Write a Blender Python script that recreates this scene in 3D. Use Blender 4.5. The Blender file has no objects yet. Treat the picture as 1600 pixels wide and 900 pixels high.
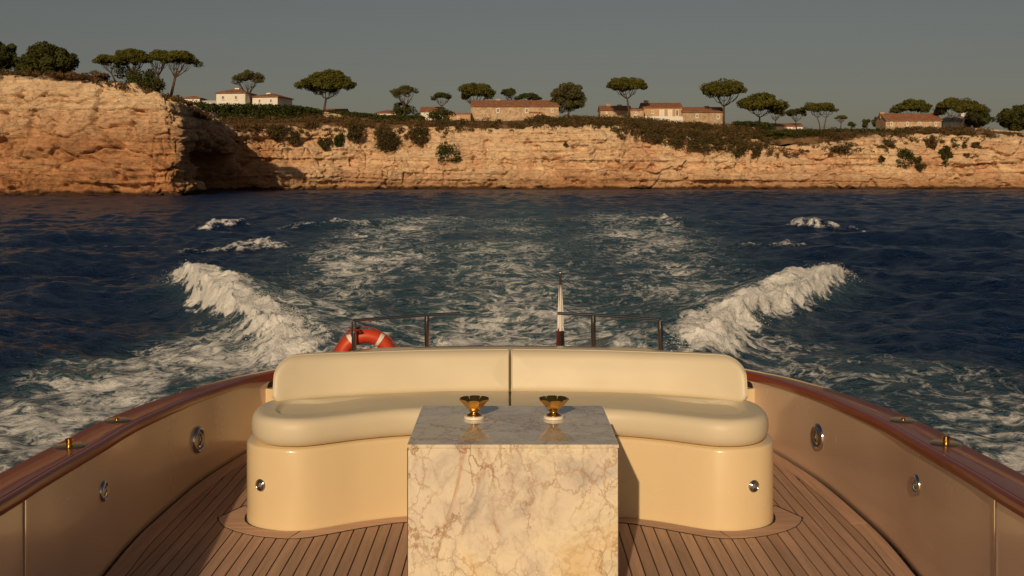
import bpy, math, random
import numpy as np
from mathutils import Matrix, Vector

# ------------------------------------------------------------------ scene, camera, light
scene = bpy.context.scene
COL = scene.collection
CAM_Z = 2.70                      # camera above the water
F = 1754.0                        # focal length in photo pixels (1600 wide)

cam_d = bpy.data.cameras.new("camera")
cam_d.sensor_width = 36.0
cam_d.lens = 36.0 * F / 1600.0
cam_d.shift_x = 3.0 / 1600.0
cam_d.shift_y = -175.0 / 1600.0
cam_d.clip_start = 0.05
cam_d.clip_end = 6000.0
cam = bpy.data.objects.new("camera", cam_d)
cam.location = (0, 0, CAM_Z)
cam.rotation_euler = (math.pi / 2, 0, 0)
COL.objects.link(cam)
scene.camera = cam

SUN_EL, SUN_AZ = math.radians(21.3), math.radians(10.4)
world = bpy.data.worlds.new("World")
scene.world = world
world.use_nodes = True
wn, wl = world.node_tree.nodes, world.node_tree.links
sky_n = wn.new("ShaderNodeTexSky")
sky_n.sky_type = 'NISHITA'
sky_n.sun_disc = False
sky_n.sun_elevation = SUN_EL
sky_n.sun_rotation = math.pi + SUN_AZ
sky_n.dust_density = 1.3
sky_n.ozone_density = 1.0
sky_h = wn.new("ShaderNodeHueSaturation")
sky_h.inputs["Saturation"].default_value = 0.68
sky_t = wn.new("ShaderNodeMix")
sky_t.data_type = 'RGBA'
sky_t.blend_type = 'MULTIPLY'
sky_t.inputs[0].default_value = 1.0
sky_t.inputs[7].default_value = (1.0, 0.895, 0.79, 1)
wl.new(sky_n.outputs[0], sky_h.inputs["Color"])
wl.new(sky_h.outputs[0], sky_t.inputs[6])
wl.new(sky_t.outputs[2], wn["Background"].inputs[0])
wn["Background"].inputs[1].default_value = 0.054

sun_d = bpy.data.lights.new("sun", 'SUN')
sun_d.energy = 5.0
sun_d.angle = math.radians(0.5)
sun_d.color = (1.0, 0.74, 0.46)
sun = bpy.data.objects.new("sun", sun_d)
sd = Vector((math.sin(SUN_AZ) * math.cos(SUN_EL), math.cos(SUN_AZ) * math.cos(SUN_EL), -math.sin(SUN_EL)))
sun.rotation_euler = sd.to_track_quat('-Z', 'Y').to_euler()
sun.location = (-8, -20, 12)
COL.objects.link(sun)

scene.view_settings.view_transform = 'Standard'
scene.view_settings.look = 'None'
scene.view_settings.exposure = -0.90
scene.view_settings.gamma = 1.0
scene.view_settings.use_curve_mapping = False
scene.render.engine = 'CYCLES'
scene.cycles.max_bounces = 6
scene.cycles.use_denoising = True

# ------------------------------------------------------------------ helpers
rng = np.random.default_rng(7)
random.seed(7)
_perm = np.random.default_rng(3).permutation(512).astype(np.int64)
_perm = np.concatenate([_perm, _perm, _perm])
_val = np.random.default_rng(5).uniform(-1, 1, 512)

def vnoise(x, y, z=0.0):
    x, y, z = np.broadcast_arrays(np.asarray(x, float), np.asarray(y, float), np.asarray(z, float))
    xi, yi, zi = np.floor(x).astype(np.int64), np.floor(y).astype(np.int64), np.floor(z).astype(np.int64)
    fx, fy, fz = x - xi, y - yi, z - zi
    fx = fx * fx * fx * (fx * (fx * 6 - 15) + 10); fy = fy * fy * fy * (fy * (fy * 6 - 15) + 10); fz = fz * fz * (3 - 2 * fz)
    def h(a, b, c):
        return _val[_perm[(_perm[(_perm[(a & 511)] + b) & 511] + c) & 511]]
    c00 = h(xi, yi, zi) * (1 - fx) + h(xi + 1, yi, zi) * fx
    c10 = h(xi, yi + 1, zi) * (1 - fx) + h(xi + 1, yi + 1, zi) * fx
    c01 = h(xi, yi, zi + 1) * (1 - fx) + h(xi + 1, yi, zi + 1) * fx
    c11 = h(xi, yi + 1, zi + 1) * (1 - fx) + h(xi + 1, yi + 1, zi + 1) * fx
    return (c00 * (1 - fy) + c10 * fy) * (1 - fz) + (c01 * (1 - fy) + c11 * fy) * fz

def fbm(x, y, z=0.0, octs=4, gain=0.5):
    t, a, s = 0.0, 1.0, 0.0
    for o in range(octs):
        t = t + a * vnoise(np.asarray(x) * 2 ** o + 17.3 * o, np.asarray(y) * 2 ** o + 9.1 * o, np.asarray(z) * 2 ** o + 3.7 * o)
        s += a; a *= gain
    return t / s

def sstep(a, b, x):
    t = np.clip((np.asarray(x, float) - a) / (b - a), 0, 1)
    return t * t * (3 - 2 * t)

def new_mesh(name, verts, faces, smooth=False):
    me = bpy.data.meshes.new(name)
    if isinstance(faces, np.ndarray):
        V = np.ascontiguousarray(verts, dtype=np.float32)
        n, k = faces.shape
        me.vertices.add(len(V)); me.vertices.foreach_set("co", V.ravel())
        me.loops.add(n * k); me.loops.foreach_set("vertex_index", np.ascontiguousarray(faces, dtype=np.int32).ravel())
        me.polygons.add(n)
        me.polygons.foreach_set("loop_start", np.arange(0, n * k, k, dtype=np.int32))
        me.update(calc_edges=True)
    else:
        me.from_pydata([tuple(v) for v in verts], [], faces)
        me.update()
    if smooth:
        me.polygons.foreach_set("use_smooth", np.ones(len(me.polygons), dtype=bool))
    return me

def link(name, me, mat=None, parent=None, loc=None, rotz=0.0):
    if mat is not None and not me.materials:
        me.materials.append(mat)
    o = bpy.data.objects.new(name, me)
    COL.objects.link(o)
    if parent is not None:
        o.parent = parent
    if loc is not None:
        o.location = loc
    o.rotation_euler.z = rotz
    return o

def tag(o, label=None, cat=None, group=None, kind=None):
    if label: o["label"] = label
    if cat: o["category"] = cat
    if group: o["group"] = group
    if kind: o["kind"] = kind
    return o

def empty(name, loc, label, cat, group=None, rotz=0.0):
    o = bpy.data.objects.new(name, None)
    o.empty_display_size = 0.3
    COL.objects.link(o)
    o.location = loc
    o.rotation_euler.z = rotz
    return tag(o, label, cat, group)

class MB:
    """collects simple shapes into one mesh"""
    def __init__(s): s.v, s.f = [], []
    def box(s, x0, x1, y0, y1, z0, z1):
        b = len(s.v)
        s.v += [(x0, y0, z0), (x1, y0, z0), (x1, y1, z0), (x0, y1, z0), (x0, y0, z1), (x1, y0, z1), (x1, y1, z1), (x0, y1, z1)]
        s.f += [[b + i for i in q] for q in ((3, 2, 1, 0), (4, 5, 6, 7), (0, 1, 5, 4), (1, 2, 6, 5), (2, 3, 7, 6), (3, 0, 4, 7))]
        return s
    def prism(s, poly, z0, z1):
        b, n = len(s.v), len(poly)
        s.v += [(x, y, z0) for x, y in poly] + [(x, y, z1) for x, y in poly]
        s.f += [[b + i for i in range(n)][::-1], [b + n + i for i in range(n)]]
        s.f += [[b + i, b + (i + 1) % n, b + n + (i + 1) % n, b + n + i] for i in range(n)]
        return s
    def tube(s, pts, rad, seg=10, cap=True):
        pts = [Vector(p) for p in pts]
        n = len(pts)
        rad = [rad] * n if isinstance(rad, (int, float)) else list(rad)
        b = len(s.v)
        t0 = (pts[1] - pts[0]).normalized()
        u = t0.orthogonal().normalized()
        for i, p in enumerate(pts):
            t = (pts[min(i + 1, n - 1)] - pts[max(i - 1, 0)]).normalized()
            u = (u - t * u.dot(t)).normalized()
            w = t.cross(u)
            for k in range(seg):
                a = 2 * math.pi * k / seg
                s.v.append(tuple(p + (u * math.cos(a) + w * math.sin(a)) * rad[i]))
        for i in range(n - 1):
            for k in range(seg):
                k2 = (k + 1) % seg
                s.f.append([b + i * seg + k, b + i * seg + k2, b + (i + 1) * seg + k2, b + (i + 1) * seg + k])
        if cap:
            s.f.append([b + k for k in range(seg)][::-1])
            s.f.append([b + (n - 1) * seg + k for k in range(seg)])
        return s
    def lathe(s, prof, c=(0, 0, 0), seg=32, axis='z'):
        b = len(s.v)
        for r, h in prof:
            for k in range(seg):
                a = 2 * math.pi * k / seg
                s.v.append((c[0] + r * math.cos(a), c[1] + r * math.sin(a), c[2] + h))
        for i in range(len(prof) - 1):
            for k in range(seg):
                k2 = (k + 1) % seg
                s.f.append([b + i * seg + k, b + i * seg + k2, b + (i + 1) * seg + k2, b + (i + 1) * seg + k])
        s.f.append([b + k for k in range(seg)][::-1])
        s.f.append([b + (len(prof) - 1) * seg + k for k in range(seg)])
        return s
    def mesh(s, name, smooth=False, xf=None):
        v = s.v if xf is None else [xf(p) for p in s.v]
        return new_mesh(name, v, s.f, smooth)

def smooth_by_angle(me, deg=35):
    me.polygons.foreach_set("use_smooth", np.ones(len(me.polygons), dtype=bool))
    try:
        me.set_sharp_from_angle(angle=math.radians(deg))
    except Exception:
        pass
    return me

def grid_faces(nr, nc):
    i = np.arange(nr - 1)[:, None] * nc + np.arange(nc - 1)[None, :]
    return np.stack([i, i + 1, i + nc + 1, i + nc], -1).reshape(-1, 4)

def spline(pts, n):
    """Catmull-Rom through pts, n samples, roughly even in arc length"""
    P = np.array(pts, float)
    P = np.vstack([2 * P[0] - P[1], P, 2 * P[-1] - P[-2]])
    out = []
    for i in range(1, len(P) - 2):
        t = np.linspace(0, 1, 24, endpoint=False)[:, None]
        a, b, c, d = P[i - 1], P[i], P[i + 1], P[i + 2]
        out.append(0.5 * (2 * b + (c - a) * t + (2 * a - 5 * b + 4 * c - d) * t ** 2 + (3 * b - a - 3 * c + d) * t ** 3))
    out.append(P[-2][None, :])
    Q = np.vstack(out)
    s = np.concatenate([[0], np.cumsum(np.linalg.norm(np.diff(Q, axis=0), axis=1))])
    tt = np.linspace(0, s[-1], n)
    return np.stack([np.interp(tt, s, Q[:, k]) for k in range(Q.shape[1])], 1)

# ------------------------------------------------------------------ materials
class NT:
    def __init__(s, name):
        s.m = bpy.data.materials.new(name)
        s.m.use_nodes = True
        s.n, s.l = s.m.node_tree.nodes, s.m.node_tree.links
        s.p = s.n["Principled BSDF"]
        s.out = s.n["Material Output"]
        s._co = None
    def add(s, t, **kw):
        n = s.n.new(t)
        for k, v in kw.items():
            if k.startswith("i_"):
                n.inputs[k[2:].replace("_", " ")].default_value = v
            else:
                setattr(n, k, v)
        return n
    def co(s, kind="Object", scale=(1, 1, 1), rot=(0, 0, 0), loc=(0, 0, 0)):
        if s._co is None: s._co = s.add("ShaderNodeTexCoord")
        m = s.add("ShaderNodeMapping")
        m.inputs["Scale"].default_value = scale
        m.inputs["Rotation"].default_value = rot
        m.inputs["Location"].default_value = loc
        s.l.new(s._co.outputs[kind], m.inputs[0])
        return m.outputs[0]
    def noise(s, co, scale, detail=4, rough=0.55, dist=0.0):
        n = s.add("ShaderNodeTexNoise")
        n.inputs["Scale"].default_value = scale; n.inputs["Detail"].default_value = detail
        n.inputs["Roughness"].default_value = rough; n.inputs["Distortion"].default_value = dist
        if co is not None: s.l.new(co, n.inputs["Vector"])
        return n.outputs["Fac"]
    def ramp(s, fac, stops, interp='LINEAR'):
        r = s.add("ShaderNodeValToRGB")
        r.color_ramp.interpolation = interp
        e = r.color_ramp.elements
        while len(e) < len(stops): e.new(0.5)
        for el, (p, c) in zip(e, stops):
            el.position = p
            el.color = (c, c, c, 1) if isinstance(c, (int, float)) else (*c, 1)
        s.l.new(fac, r.inputs[0])
        return r.outputs[0]
    def mix(s, fac, a, b, mode='MIX'):
        m = s.add("ShaderNodeMix", data_type='RGBA', blend_type=mode)
        for v, i in ((fac, 0), (a, 6), (b, 7)):
            if isinstance(v, (int, float)): m.inputs[i].default_value = v if i == 0 else (v, v, v, 1)
            elif isinstance(v, tuple): m.inputs[i].default_value = (*v, 1)
            else: s.l.new(v, m.inputs[i])
        return m.outputs[2]
    def math(s, op, a, b=None, c=None, clamp=False):
        m = s.add("ShaderNodeMath", operation=op, use_clamp=clamp)
        for v, i in ((a, 0), (b, 1), (c, 2)):
            if v is None: continue
            if isinstance(v, (int, float)): m.inputs[i].default_value = v
            else: s.l.new(v, m.inputs[i])
        return m.outputs[0]
    def bump(s, h, strength=0.3, dist=0.02):
        b = s.add("ShaderNodeBump")
        b.inputs["Strength"].default_value = strength; b.inputs["Distance"].default_value = dist
        s.l.new(h, b.inputs["Height"])
        s.l.new(b.outputs[0], s.p.inputs["Normal"])
        return b.outputs[0]
    def set(s, **kw):
        for k, v in kw.items():
            i = s.p.inputs[k.replace("_", " ")]
            if isinstance(v, tuple): i.default_value = (*v, 1) if len(v) == 3 else v
            elif isinstance(v, (int, float)): i.default_value = v
            else: s.l.new(v, i)
        return s

def simple(name, col, rough=0.5, metal=0.0, var=0.12, vscale=3.0, spec=0.5, bump=0.0, bscale=30.0, bdist=0.005, coat=0.0):
    t = NT(name)
    co = t.co()
    f = t.noise(co, vscale, 5)
    lo = tuple(c * (1 - var) for c in col); hi = tuple(min(1, c * (1 + var)) for c in col)
    t.set(Base_Color=t.ramp(f, [(0.3, lo), (0.7, hi)]), Metallic=metal, Specular_IOR_Level=spec, Coat_Weight=coat, Coat_Roughness=0.05)
    t.set(Roughness=t.ramp(t.noise(co, vscale * 2.3, 3), [(0.3, max(0.02, rough - 0.05)), (0.7, min(1, rough + 0.05))]))
    if bump: t.bump(t.noise(co, bscale, 3), bump, bdist)
    return t.m

def mat_teak(name, col, grain_axis=1):
    t = NT(name)
    sc = (42, 2.2, 42) if grain_axis == 1 else (2.2, 42, 42)
    oi = t.add("ShaderNodeObjectInfo")
    vadd = t.add("ShaderNodeVectorMath", operation='MULTIPLY_ADD')
    t.l.new(oi.outputs["Random"], vadd.inputs[0]); vadd.inputs[1].default_value = (31, 57, 11)
    c0 = t.co(scale=sc)
    t.l.new(c0, vadd.inputs[2])
    g = t.noise(vadd.outputs[0], 1.0, 6, 0.65)
    big = t.noise(t.co(), 1.3, 3)
    a, b = tuple(c * 0.72 for c in col), tuple(min(1, c * 1.22) for c in col)
    c = t.ramp(g, [(0.28, a), (0.72, b)])
    c = t.mix(t.math('MULTIPLY', big, 0.45), c, tuple(x * 0.78 for x in col))
    hs = t.add("ShaderNodeHueSaturation")
    t.l.new(c, hs.inputs["Color"])
    t.l.new(t.math('MULTIPLY_ADD', oi.outputs["Random"], 0.34, 0.83), hs.inputs["Value"])
    t.set(Base_Color=hs.outputs[0], Roughness=0.62, Specular_IOR_Level=0.3)
    t.bump(g, 0.25, 0.002)
    return t.m

def mat_marble():
    t = NT("polished_marble")
    co = t.co(rot=(0.3, 0.35, 0.5))
    w = t.add("ShaderNodeTexNoise"); w.inputs["Scale"].default_value = 3.2; w.inputs["Detail"].default_value = 6
    t.l.new(co, w.inputs["Vector"])
    wv = t.add("ShaderNodeVectorMath", operation='MULTIPLY_ADD')
    t.l.new(w.outputs["Color"], wv.inputs[0]); wv.inputs[1].default_value = (0.45, 0.45, 0.45); t.l.new(co, wv.inputs[2])
    cw = wv.outputs[0]
    base = t.ramp(t.noise(cw, 2.6, 5, 0.6), [(0.30, (0.54, 0.49, 0.44)), (0.42, (0.80, 0.71, 0.57)), (0.54, (0.88, 0.79, 0.59)), (0.70, (0.82, 0.64, 0.36))])
    cloud = t.ramp(t.noise(cw, 11, 8, 0.75), [(0.30, 0.74), (0.50, 0.98), (0.7, 1.06)])
    base = t.mix(1.0, base, cloud, 'MULTIPLY')
    def crackle(scale, width, warp, col, b, seed, lo, hi, strength=0.85):
        c2 = t.co(rot=(0.4 * seed, 0.6, 0.3 * seed), loc=(seed * 3, seed, 0), scale=(1, 1, 0.7))
        wn3 = t.add("ShaderNodeTexNoise"); wn3.inputs["Scale"].default_value = scale * 1.6; wn3.inputs["Detail"].default_value = 5; wn3.inputs["Roughness"].default_value = 0.65
        t.l.new(c2, wn3.inputs["Vector"])
        wv2 = t.add("ShaderNodeVectorMath", operation='MULTIPLY_ADD')
        t.l.new(wn3.outputs["Color"], wv2.inputs[0]); wv2.inputs[1].default_value = (warp, warp, warp); t.l.new(c2, wv2.inputs[2])
        vo = t.add("ShaderNodeTexVoronoi", feature='DISTANCE_TO_EDGE'); vo.inputs["Scale"].default_value = scale
        t.l.new(wv2.outputs[0], vo.inputs["Vector"])
        line = t.ramp(vo.outputs["Distance"], [(0.0, strength), (width, 0.0)])
        mask = t.ramp(t.noise(c2, scale * 0.55, 4, 0.6), [(lo, 0.0), (hi, 1.0)])
        return t.mix(t.math('MULTIPLY', line, mask), b, col)
    base = crackle(11.0, 0.055, 0.10, (0.42, 0.24, 0.12), base, 1.1, 0.36, 0.56, 0.6)
    base = crackle(22.0, 0.07, 0.05, (0.46, 0.30, 0.17), base, 0.7, 0.46, 0.64, 0.35)
    base = crackle(5.0, 0.030, 0.22, (0.36, 0.19, 0.09), base, 2.3, 0.42, 0.56, 0.9)
    base = crackle(2.2, 0.013, 0.35, (0.34, 0.16, 0.07), base, 3.7, 0.42, 0.57, 0.55)
    rust = t.math('MULTIPLY', t.ramp(t.noise(t.co(scale=(1.0, 1.0, 0.45), rot=(0.0, 0.75, 0.0)), 5.0, 6, 0.7, 0.8), [(0.60, 0.0), (0.68, 0.8)]), t.ramp(t.noise(co, 2.4, 3), [(0.48, 0.0), (0.60, 1.0)]))
    base = t.mix(rust, base, (0.50, 0.21, 0.06))
    t.set(Base_Color=base, Roughness=0.09, Specular_IOR_Level=0.55, Coat_Weight=0.3, Coat_Roughness=0.04)
    return t.m

def mat_mahogany():
    t = NT("varnished_mahogany")
    co = t.co(scale=(26, 3.0, 26))
    g = t.noise(co, 2.5, 6, 0.6, 0.3)
    c = t.ramp(g, [(0.3, (0.22, 0.034, 0.013)), (0.7, (0.28, 0.050, 0.018))])
    t.set(Base_Color=c, Roughness=0.32, Coat_Weight=0.30, Coat_Roughness=0.05, Specular_IOR_Level=0.2)
    t.bump(t.noise(t.co(), 6, 2), 0.06, 0.01)
    return t.m

def mat_rock():
    t = NT("limestone")
    co = t.co()
    big = t.noise(co, 0.055, 5, 0.6, 0.5)
    strata = t.noise(t.co(scale=(0.05, 0.05, 0.9), rot=(0.02, 0.03, 0)), 1.0, 5, 0.6, 0.5)
    fine = t.noise(co, 0.9, 7, 0.7)
    c = t.ramp(big, [(0.34, (0.54, 0.26, 0.13)), (0.44, (0.74, 0.44, 0.25)), (0.54, (0.88, 0.65, 0.41)), (0.66, (0.70, 0.40, 0.23))])
    c2 = t.ramp(strata, [(0.35, (0.60, 0.32, 0.17)), (0.5, (0.82, 0.58, 0.36)), (0.7, (0.90, 0.70, 0.48))])
    c = t.mix(0.38, c, c2)
    # height above the sea: pale beds on top, wet dark weed band at the waterline
    sep = t.add("ShaderNodeSeparateXYZ"); t.l.new(t.co(), sep.inputs[0])
    zz = t.math('ADD', sep.outputs["Z"], t.math('MULTIPLY', t.noise(co, 0.22, 4), 3.0))
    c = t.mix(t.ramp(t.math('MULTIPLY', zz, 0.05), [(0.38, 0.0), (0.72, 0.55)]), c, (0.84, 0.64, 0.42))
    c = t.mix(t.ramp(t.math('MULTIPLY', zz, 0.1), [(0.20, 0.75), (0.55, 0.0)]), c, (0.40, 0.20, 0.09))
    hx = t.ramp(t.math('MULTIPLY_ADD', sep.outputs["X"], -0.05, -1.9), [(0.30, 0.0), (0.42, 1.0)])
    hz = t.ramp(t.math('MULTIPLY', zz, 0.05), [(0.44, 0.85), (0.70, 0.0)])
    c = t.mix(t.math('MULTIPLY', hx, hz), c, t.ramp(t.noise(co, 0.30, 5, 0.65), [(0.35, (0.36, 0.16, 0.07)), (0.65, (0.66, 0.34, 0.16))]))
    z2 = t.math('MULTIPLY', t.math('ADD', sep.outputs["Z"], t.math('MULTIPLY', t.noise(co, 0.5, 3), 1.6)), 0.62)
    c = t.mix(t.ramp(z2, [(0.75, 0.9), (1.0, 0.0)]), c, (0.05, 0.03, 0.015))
    c = t.mix(1.0, c, t.ramp(fine, [(0.30, 0.50), (0.45, 1.05), (0.8, 1.28)]), 'MULTIPLY')
    blotch = t.ramp(t.noise(co, 0.35, 6, 0.7), [(0.60, 0.0), (0.72, 0.45)])
    c = t.mix(blotch, c, (0.24, 0.12, 0.055))
    t.set(Base_Color=c, Roughness=0.95, Specular_IOR_Level=0.1)
    vor = t.add("ShaderNodeTexVoronoi", feature='DISTANCE_TO_EDGE'); vor.inputs["Scale"].default_value = 0.6
    wv = t.add("ShaderNodeVectorMath", operation='MULTIPLY_ADD')
    wn_ = t.add("ShaderNodeTexNoise"); wn_.inputs["Scale"].default_value = 0.5; t.l.new(co, wn_.inputs["Vector"])
    t.l.new(wn_.outputs["Color"], wv.inputs[0]); wv.inputs[1].default_value = (2, 2, 2)
    t.l.new(t.co(scale=(0.45, 0.45, 1.1)), wv.inputs[2]); t.l.new(wv.outputs[0], vor.inputs["Vector"])
    vm = t.ramp(t.noise(co, 0.12, 3), [(0.45, 0.0), (0.62, 0.28)])
    h = t.math('ADD', t.math('MULTIPLY', fine, 0.9), t.math('MULTIPLY', t.ramp(vor.outputs["Distance"], [(0.0, 0.0), (0.06, 1.0)]), vm))
    h = t.math('ADD', h, t.math('MULTIPLY', t.noise(t.co(scale=(0.25, 0.25, 2.2)), 1.0, 6, 0.7, 0.6), 1.1))
    t.bump(h, 1.0, 0.6)
    return t.m

def mat_leaf(name, col, var=0.35, scale=0.6):
    t = NT(name)
    f = t.noise(t.co(), scale, 4)
    oi = t.add("ShaderNodeObjectInfo")
    lo = tuple(c * (1 - var) for c in col); hi = tuple(c * (1 + var) for c in col)
    c = t.ramp(f, [(0.3, lo), (0.7, hi)])
    t.set(Base_Color=c, Roughness=0.8, Specular_IOR_Level=0.15)
    tr = t.add("ShaderNodeBsdfTranslucent"); t.l.new(c, tr.inputs[0])
    mx = t.add("ShaderNodeMixShader"); mx.inputs[0].default_value = 0.18
    t.l.new(t.p.outputs[0], mx.inputs[1]); t.l.new(tr.outputs[0], mx.inputs[2])
    t.l.new(mx.outputs[0], t.out.inputs[0])
    return t.m

def mat_sea():
    t = NT("sea_water")
    co = t.co()
    def attr(n):
        a = t.add("ShaderNodeAttribute", attribute_name=n); return a.outputs["Fac"]
    foam, aer = attr("foam"), attr("aerated")
    deep = t.ramp(t.noise(co, 0.05, 3), [(0.3, (0.0032, 0.018, 0.064)), (0.7, (0.0055, 0.027, 0.088))])
    c = t.mix(aer, deep, (0.105, 0.205, 0.22))
    t.set(Base_Color=c, Roughness=0.20, IOR=1.33, Specular_IOR_Level=0.24)
    r1 = t.noise(t.co(scale=(1.0, 1.25, 1), rot=(0, 0, 0.35)), 2.6, 5, 0.62, 0.35)
    r2 = t.noise(t.co(scale=(1, 1.4, 1), rot=(0, 0, -0.5)), 0.9, 4, 0.6, 0.3)
    r3 = t.noise(t.co(scale=(1, 1.5, 1), rot=(0, 0, 0.1)), 7.5, 4, 0.6, 0.2)
    wb = t.bump(t.math('ADD', t.math('ADD', t.math('MULTIPLY', r1, 0.62), t.math('MULTIPLY', r3, 0.42)), t.math('MULTIPLY', r2, 0.85)), 1.0, 0.46)
    # lace of foam: ridged noise stretched along the wake
    w = t.add("ShaderNodeTexNoise"); w.inputs["Scale"].default_value = 0.9; w.inputs["Detail"].default_value = 3; t.l.new(co, w.inputs["Vector"])
    wv = t.add("ShaderNodeVectorMath", operation='MULTIPLY_ADD'); t.l.new(w.outputs["Color"], wv.inputs[0]); wv.inputs[1].default_value = (0.9, 0.9, 0.0)
    t.l.new(co, wv.inputs[2])
    def ridge(scale, det, k):
        n = t.noise(wv.outputs[0], scale, det, 0.65, 0.6)
        return t.math('SUBTRACT', 1.0, t.math('MULTIPLY', t.math('ABSOLUTE', t.math('SUBTRACT', n, 0.5)), k), clamp=True)
    lace = t.math('ADD', t.math('MULTIPLY', ridge(0.9, 8, 10.0), 0.55), t.math('MULTIPLY', ridge(3.0, 7, 9.0), 0.50))
    lace = t.math('ADD', lace, t.math('MULTIPLY', t.math('SUBTRACT', t.noise(co, 8.0, 6, 0.75), 0.5), 1.1))
    v = t.math('ADD', t.math('SUBTRACT', lace, 1.10), t.math('MULTIPLY', foam, 1.25))
    ff = t.ramp(v, [(0.0, 0.0), (0.20, 0.14), (0.44, 0.55), (0.70, 1.0)])
    ff = t.math('MULTIPLY', ff, t.ramp(foam, [(0.06, 0.0), (0.35, 1.0)]))
    fd = t.add("ShaderNodeBsdfPrincipled")
    fd.inputs["Base Color"].default_value = (0.86, 0.86, 0.84, 1); fd.inputs["Roughness"].default_value = 0.9
    fd.inputs["Specular IOR Level"].default_value = 0.2
    fb = t.add("ShaderNodeBump"); fb.inputs["Strength"].default_value = 1.0; fb.inputs["Distance"].default_value = 0.07
    t.l.new(t.noise(co, 6.0, 6, 0.75), fb.inputs["Height"]); t.l.new(fb.outputs[0], fd.inputs["Normal"])
    mx = t.add("ShaderNodeMixShader")
    t.l.new(ff, mx.inputs[0]); t.l.new(t.p.outputs[0], mx.inputs[1]); t.l.new(fd.outputs[0], mx.inputs[2])
    t.l.new(mx.outputs[0], t.out.inputs[0])
    return t.m

def mat_roof():
    t = NT("terracotta_tiles")
    co = t.co()
    wv = t.add("ShaderNodeTexWave", wave_type='BANDS', bands_direction='X'); wv.inputs["Scale"].default_value = 1.6; wv.inputs["Distortion"].default_value = 0.4
    t.l.new(co, wv.inputs["Vector"])
    c = t.ramp(t.noise(co, 1.6, 5, 0.7), [(0.3, (0.24, 0.10, 0.055)), (0.55, (0.36, 0.17, 0.10)), (0.75, (0.50, 0.30, 0.19))])
    t.set(Base_Color=c, Roughness=0.9, Specular_IOR_Level=0.1)
    t.bump(wv.outputs["Fac"], 0.6, 0.08)
    return t.m

def mat_stone_wall(name, a, b):
    t = NT(name)
    co = t.co()
    v = t.add("ShaderNodeTexVoronoi"); v.inputs["Scale"].default_value = 2.6; t.l.new(co, v.inputs["Vector"])
    s = t.add("ShaderNodeSeparateColor"); t.l.new(v.outputs["Color"], s.inputs[0])
    f = t.math('ADD', t.math('MULTIPLY', s.outputs[0], 0.5), t.math('MULTIPLY', t.noise(co, 0.7, 5), 0.5))
    t.set(Base_Color=t.ramp(f, [(0.25, a), (0.75, b)]), Roughness=0.95, Specular_IOR_Level=0.1)
    t.bump(s.outputs[0], 0.5, 0.05)
    return t.m

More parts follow.
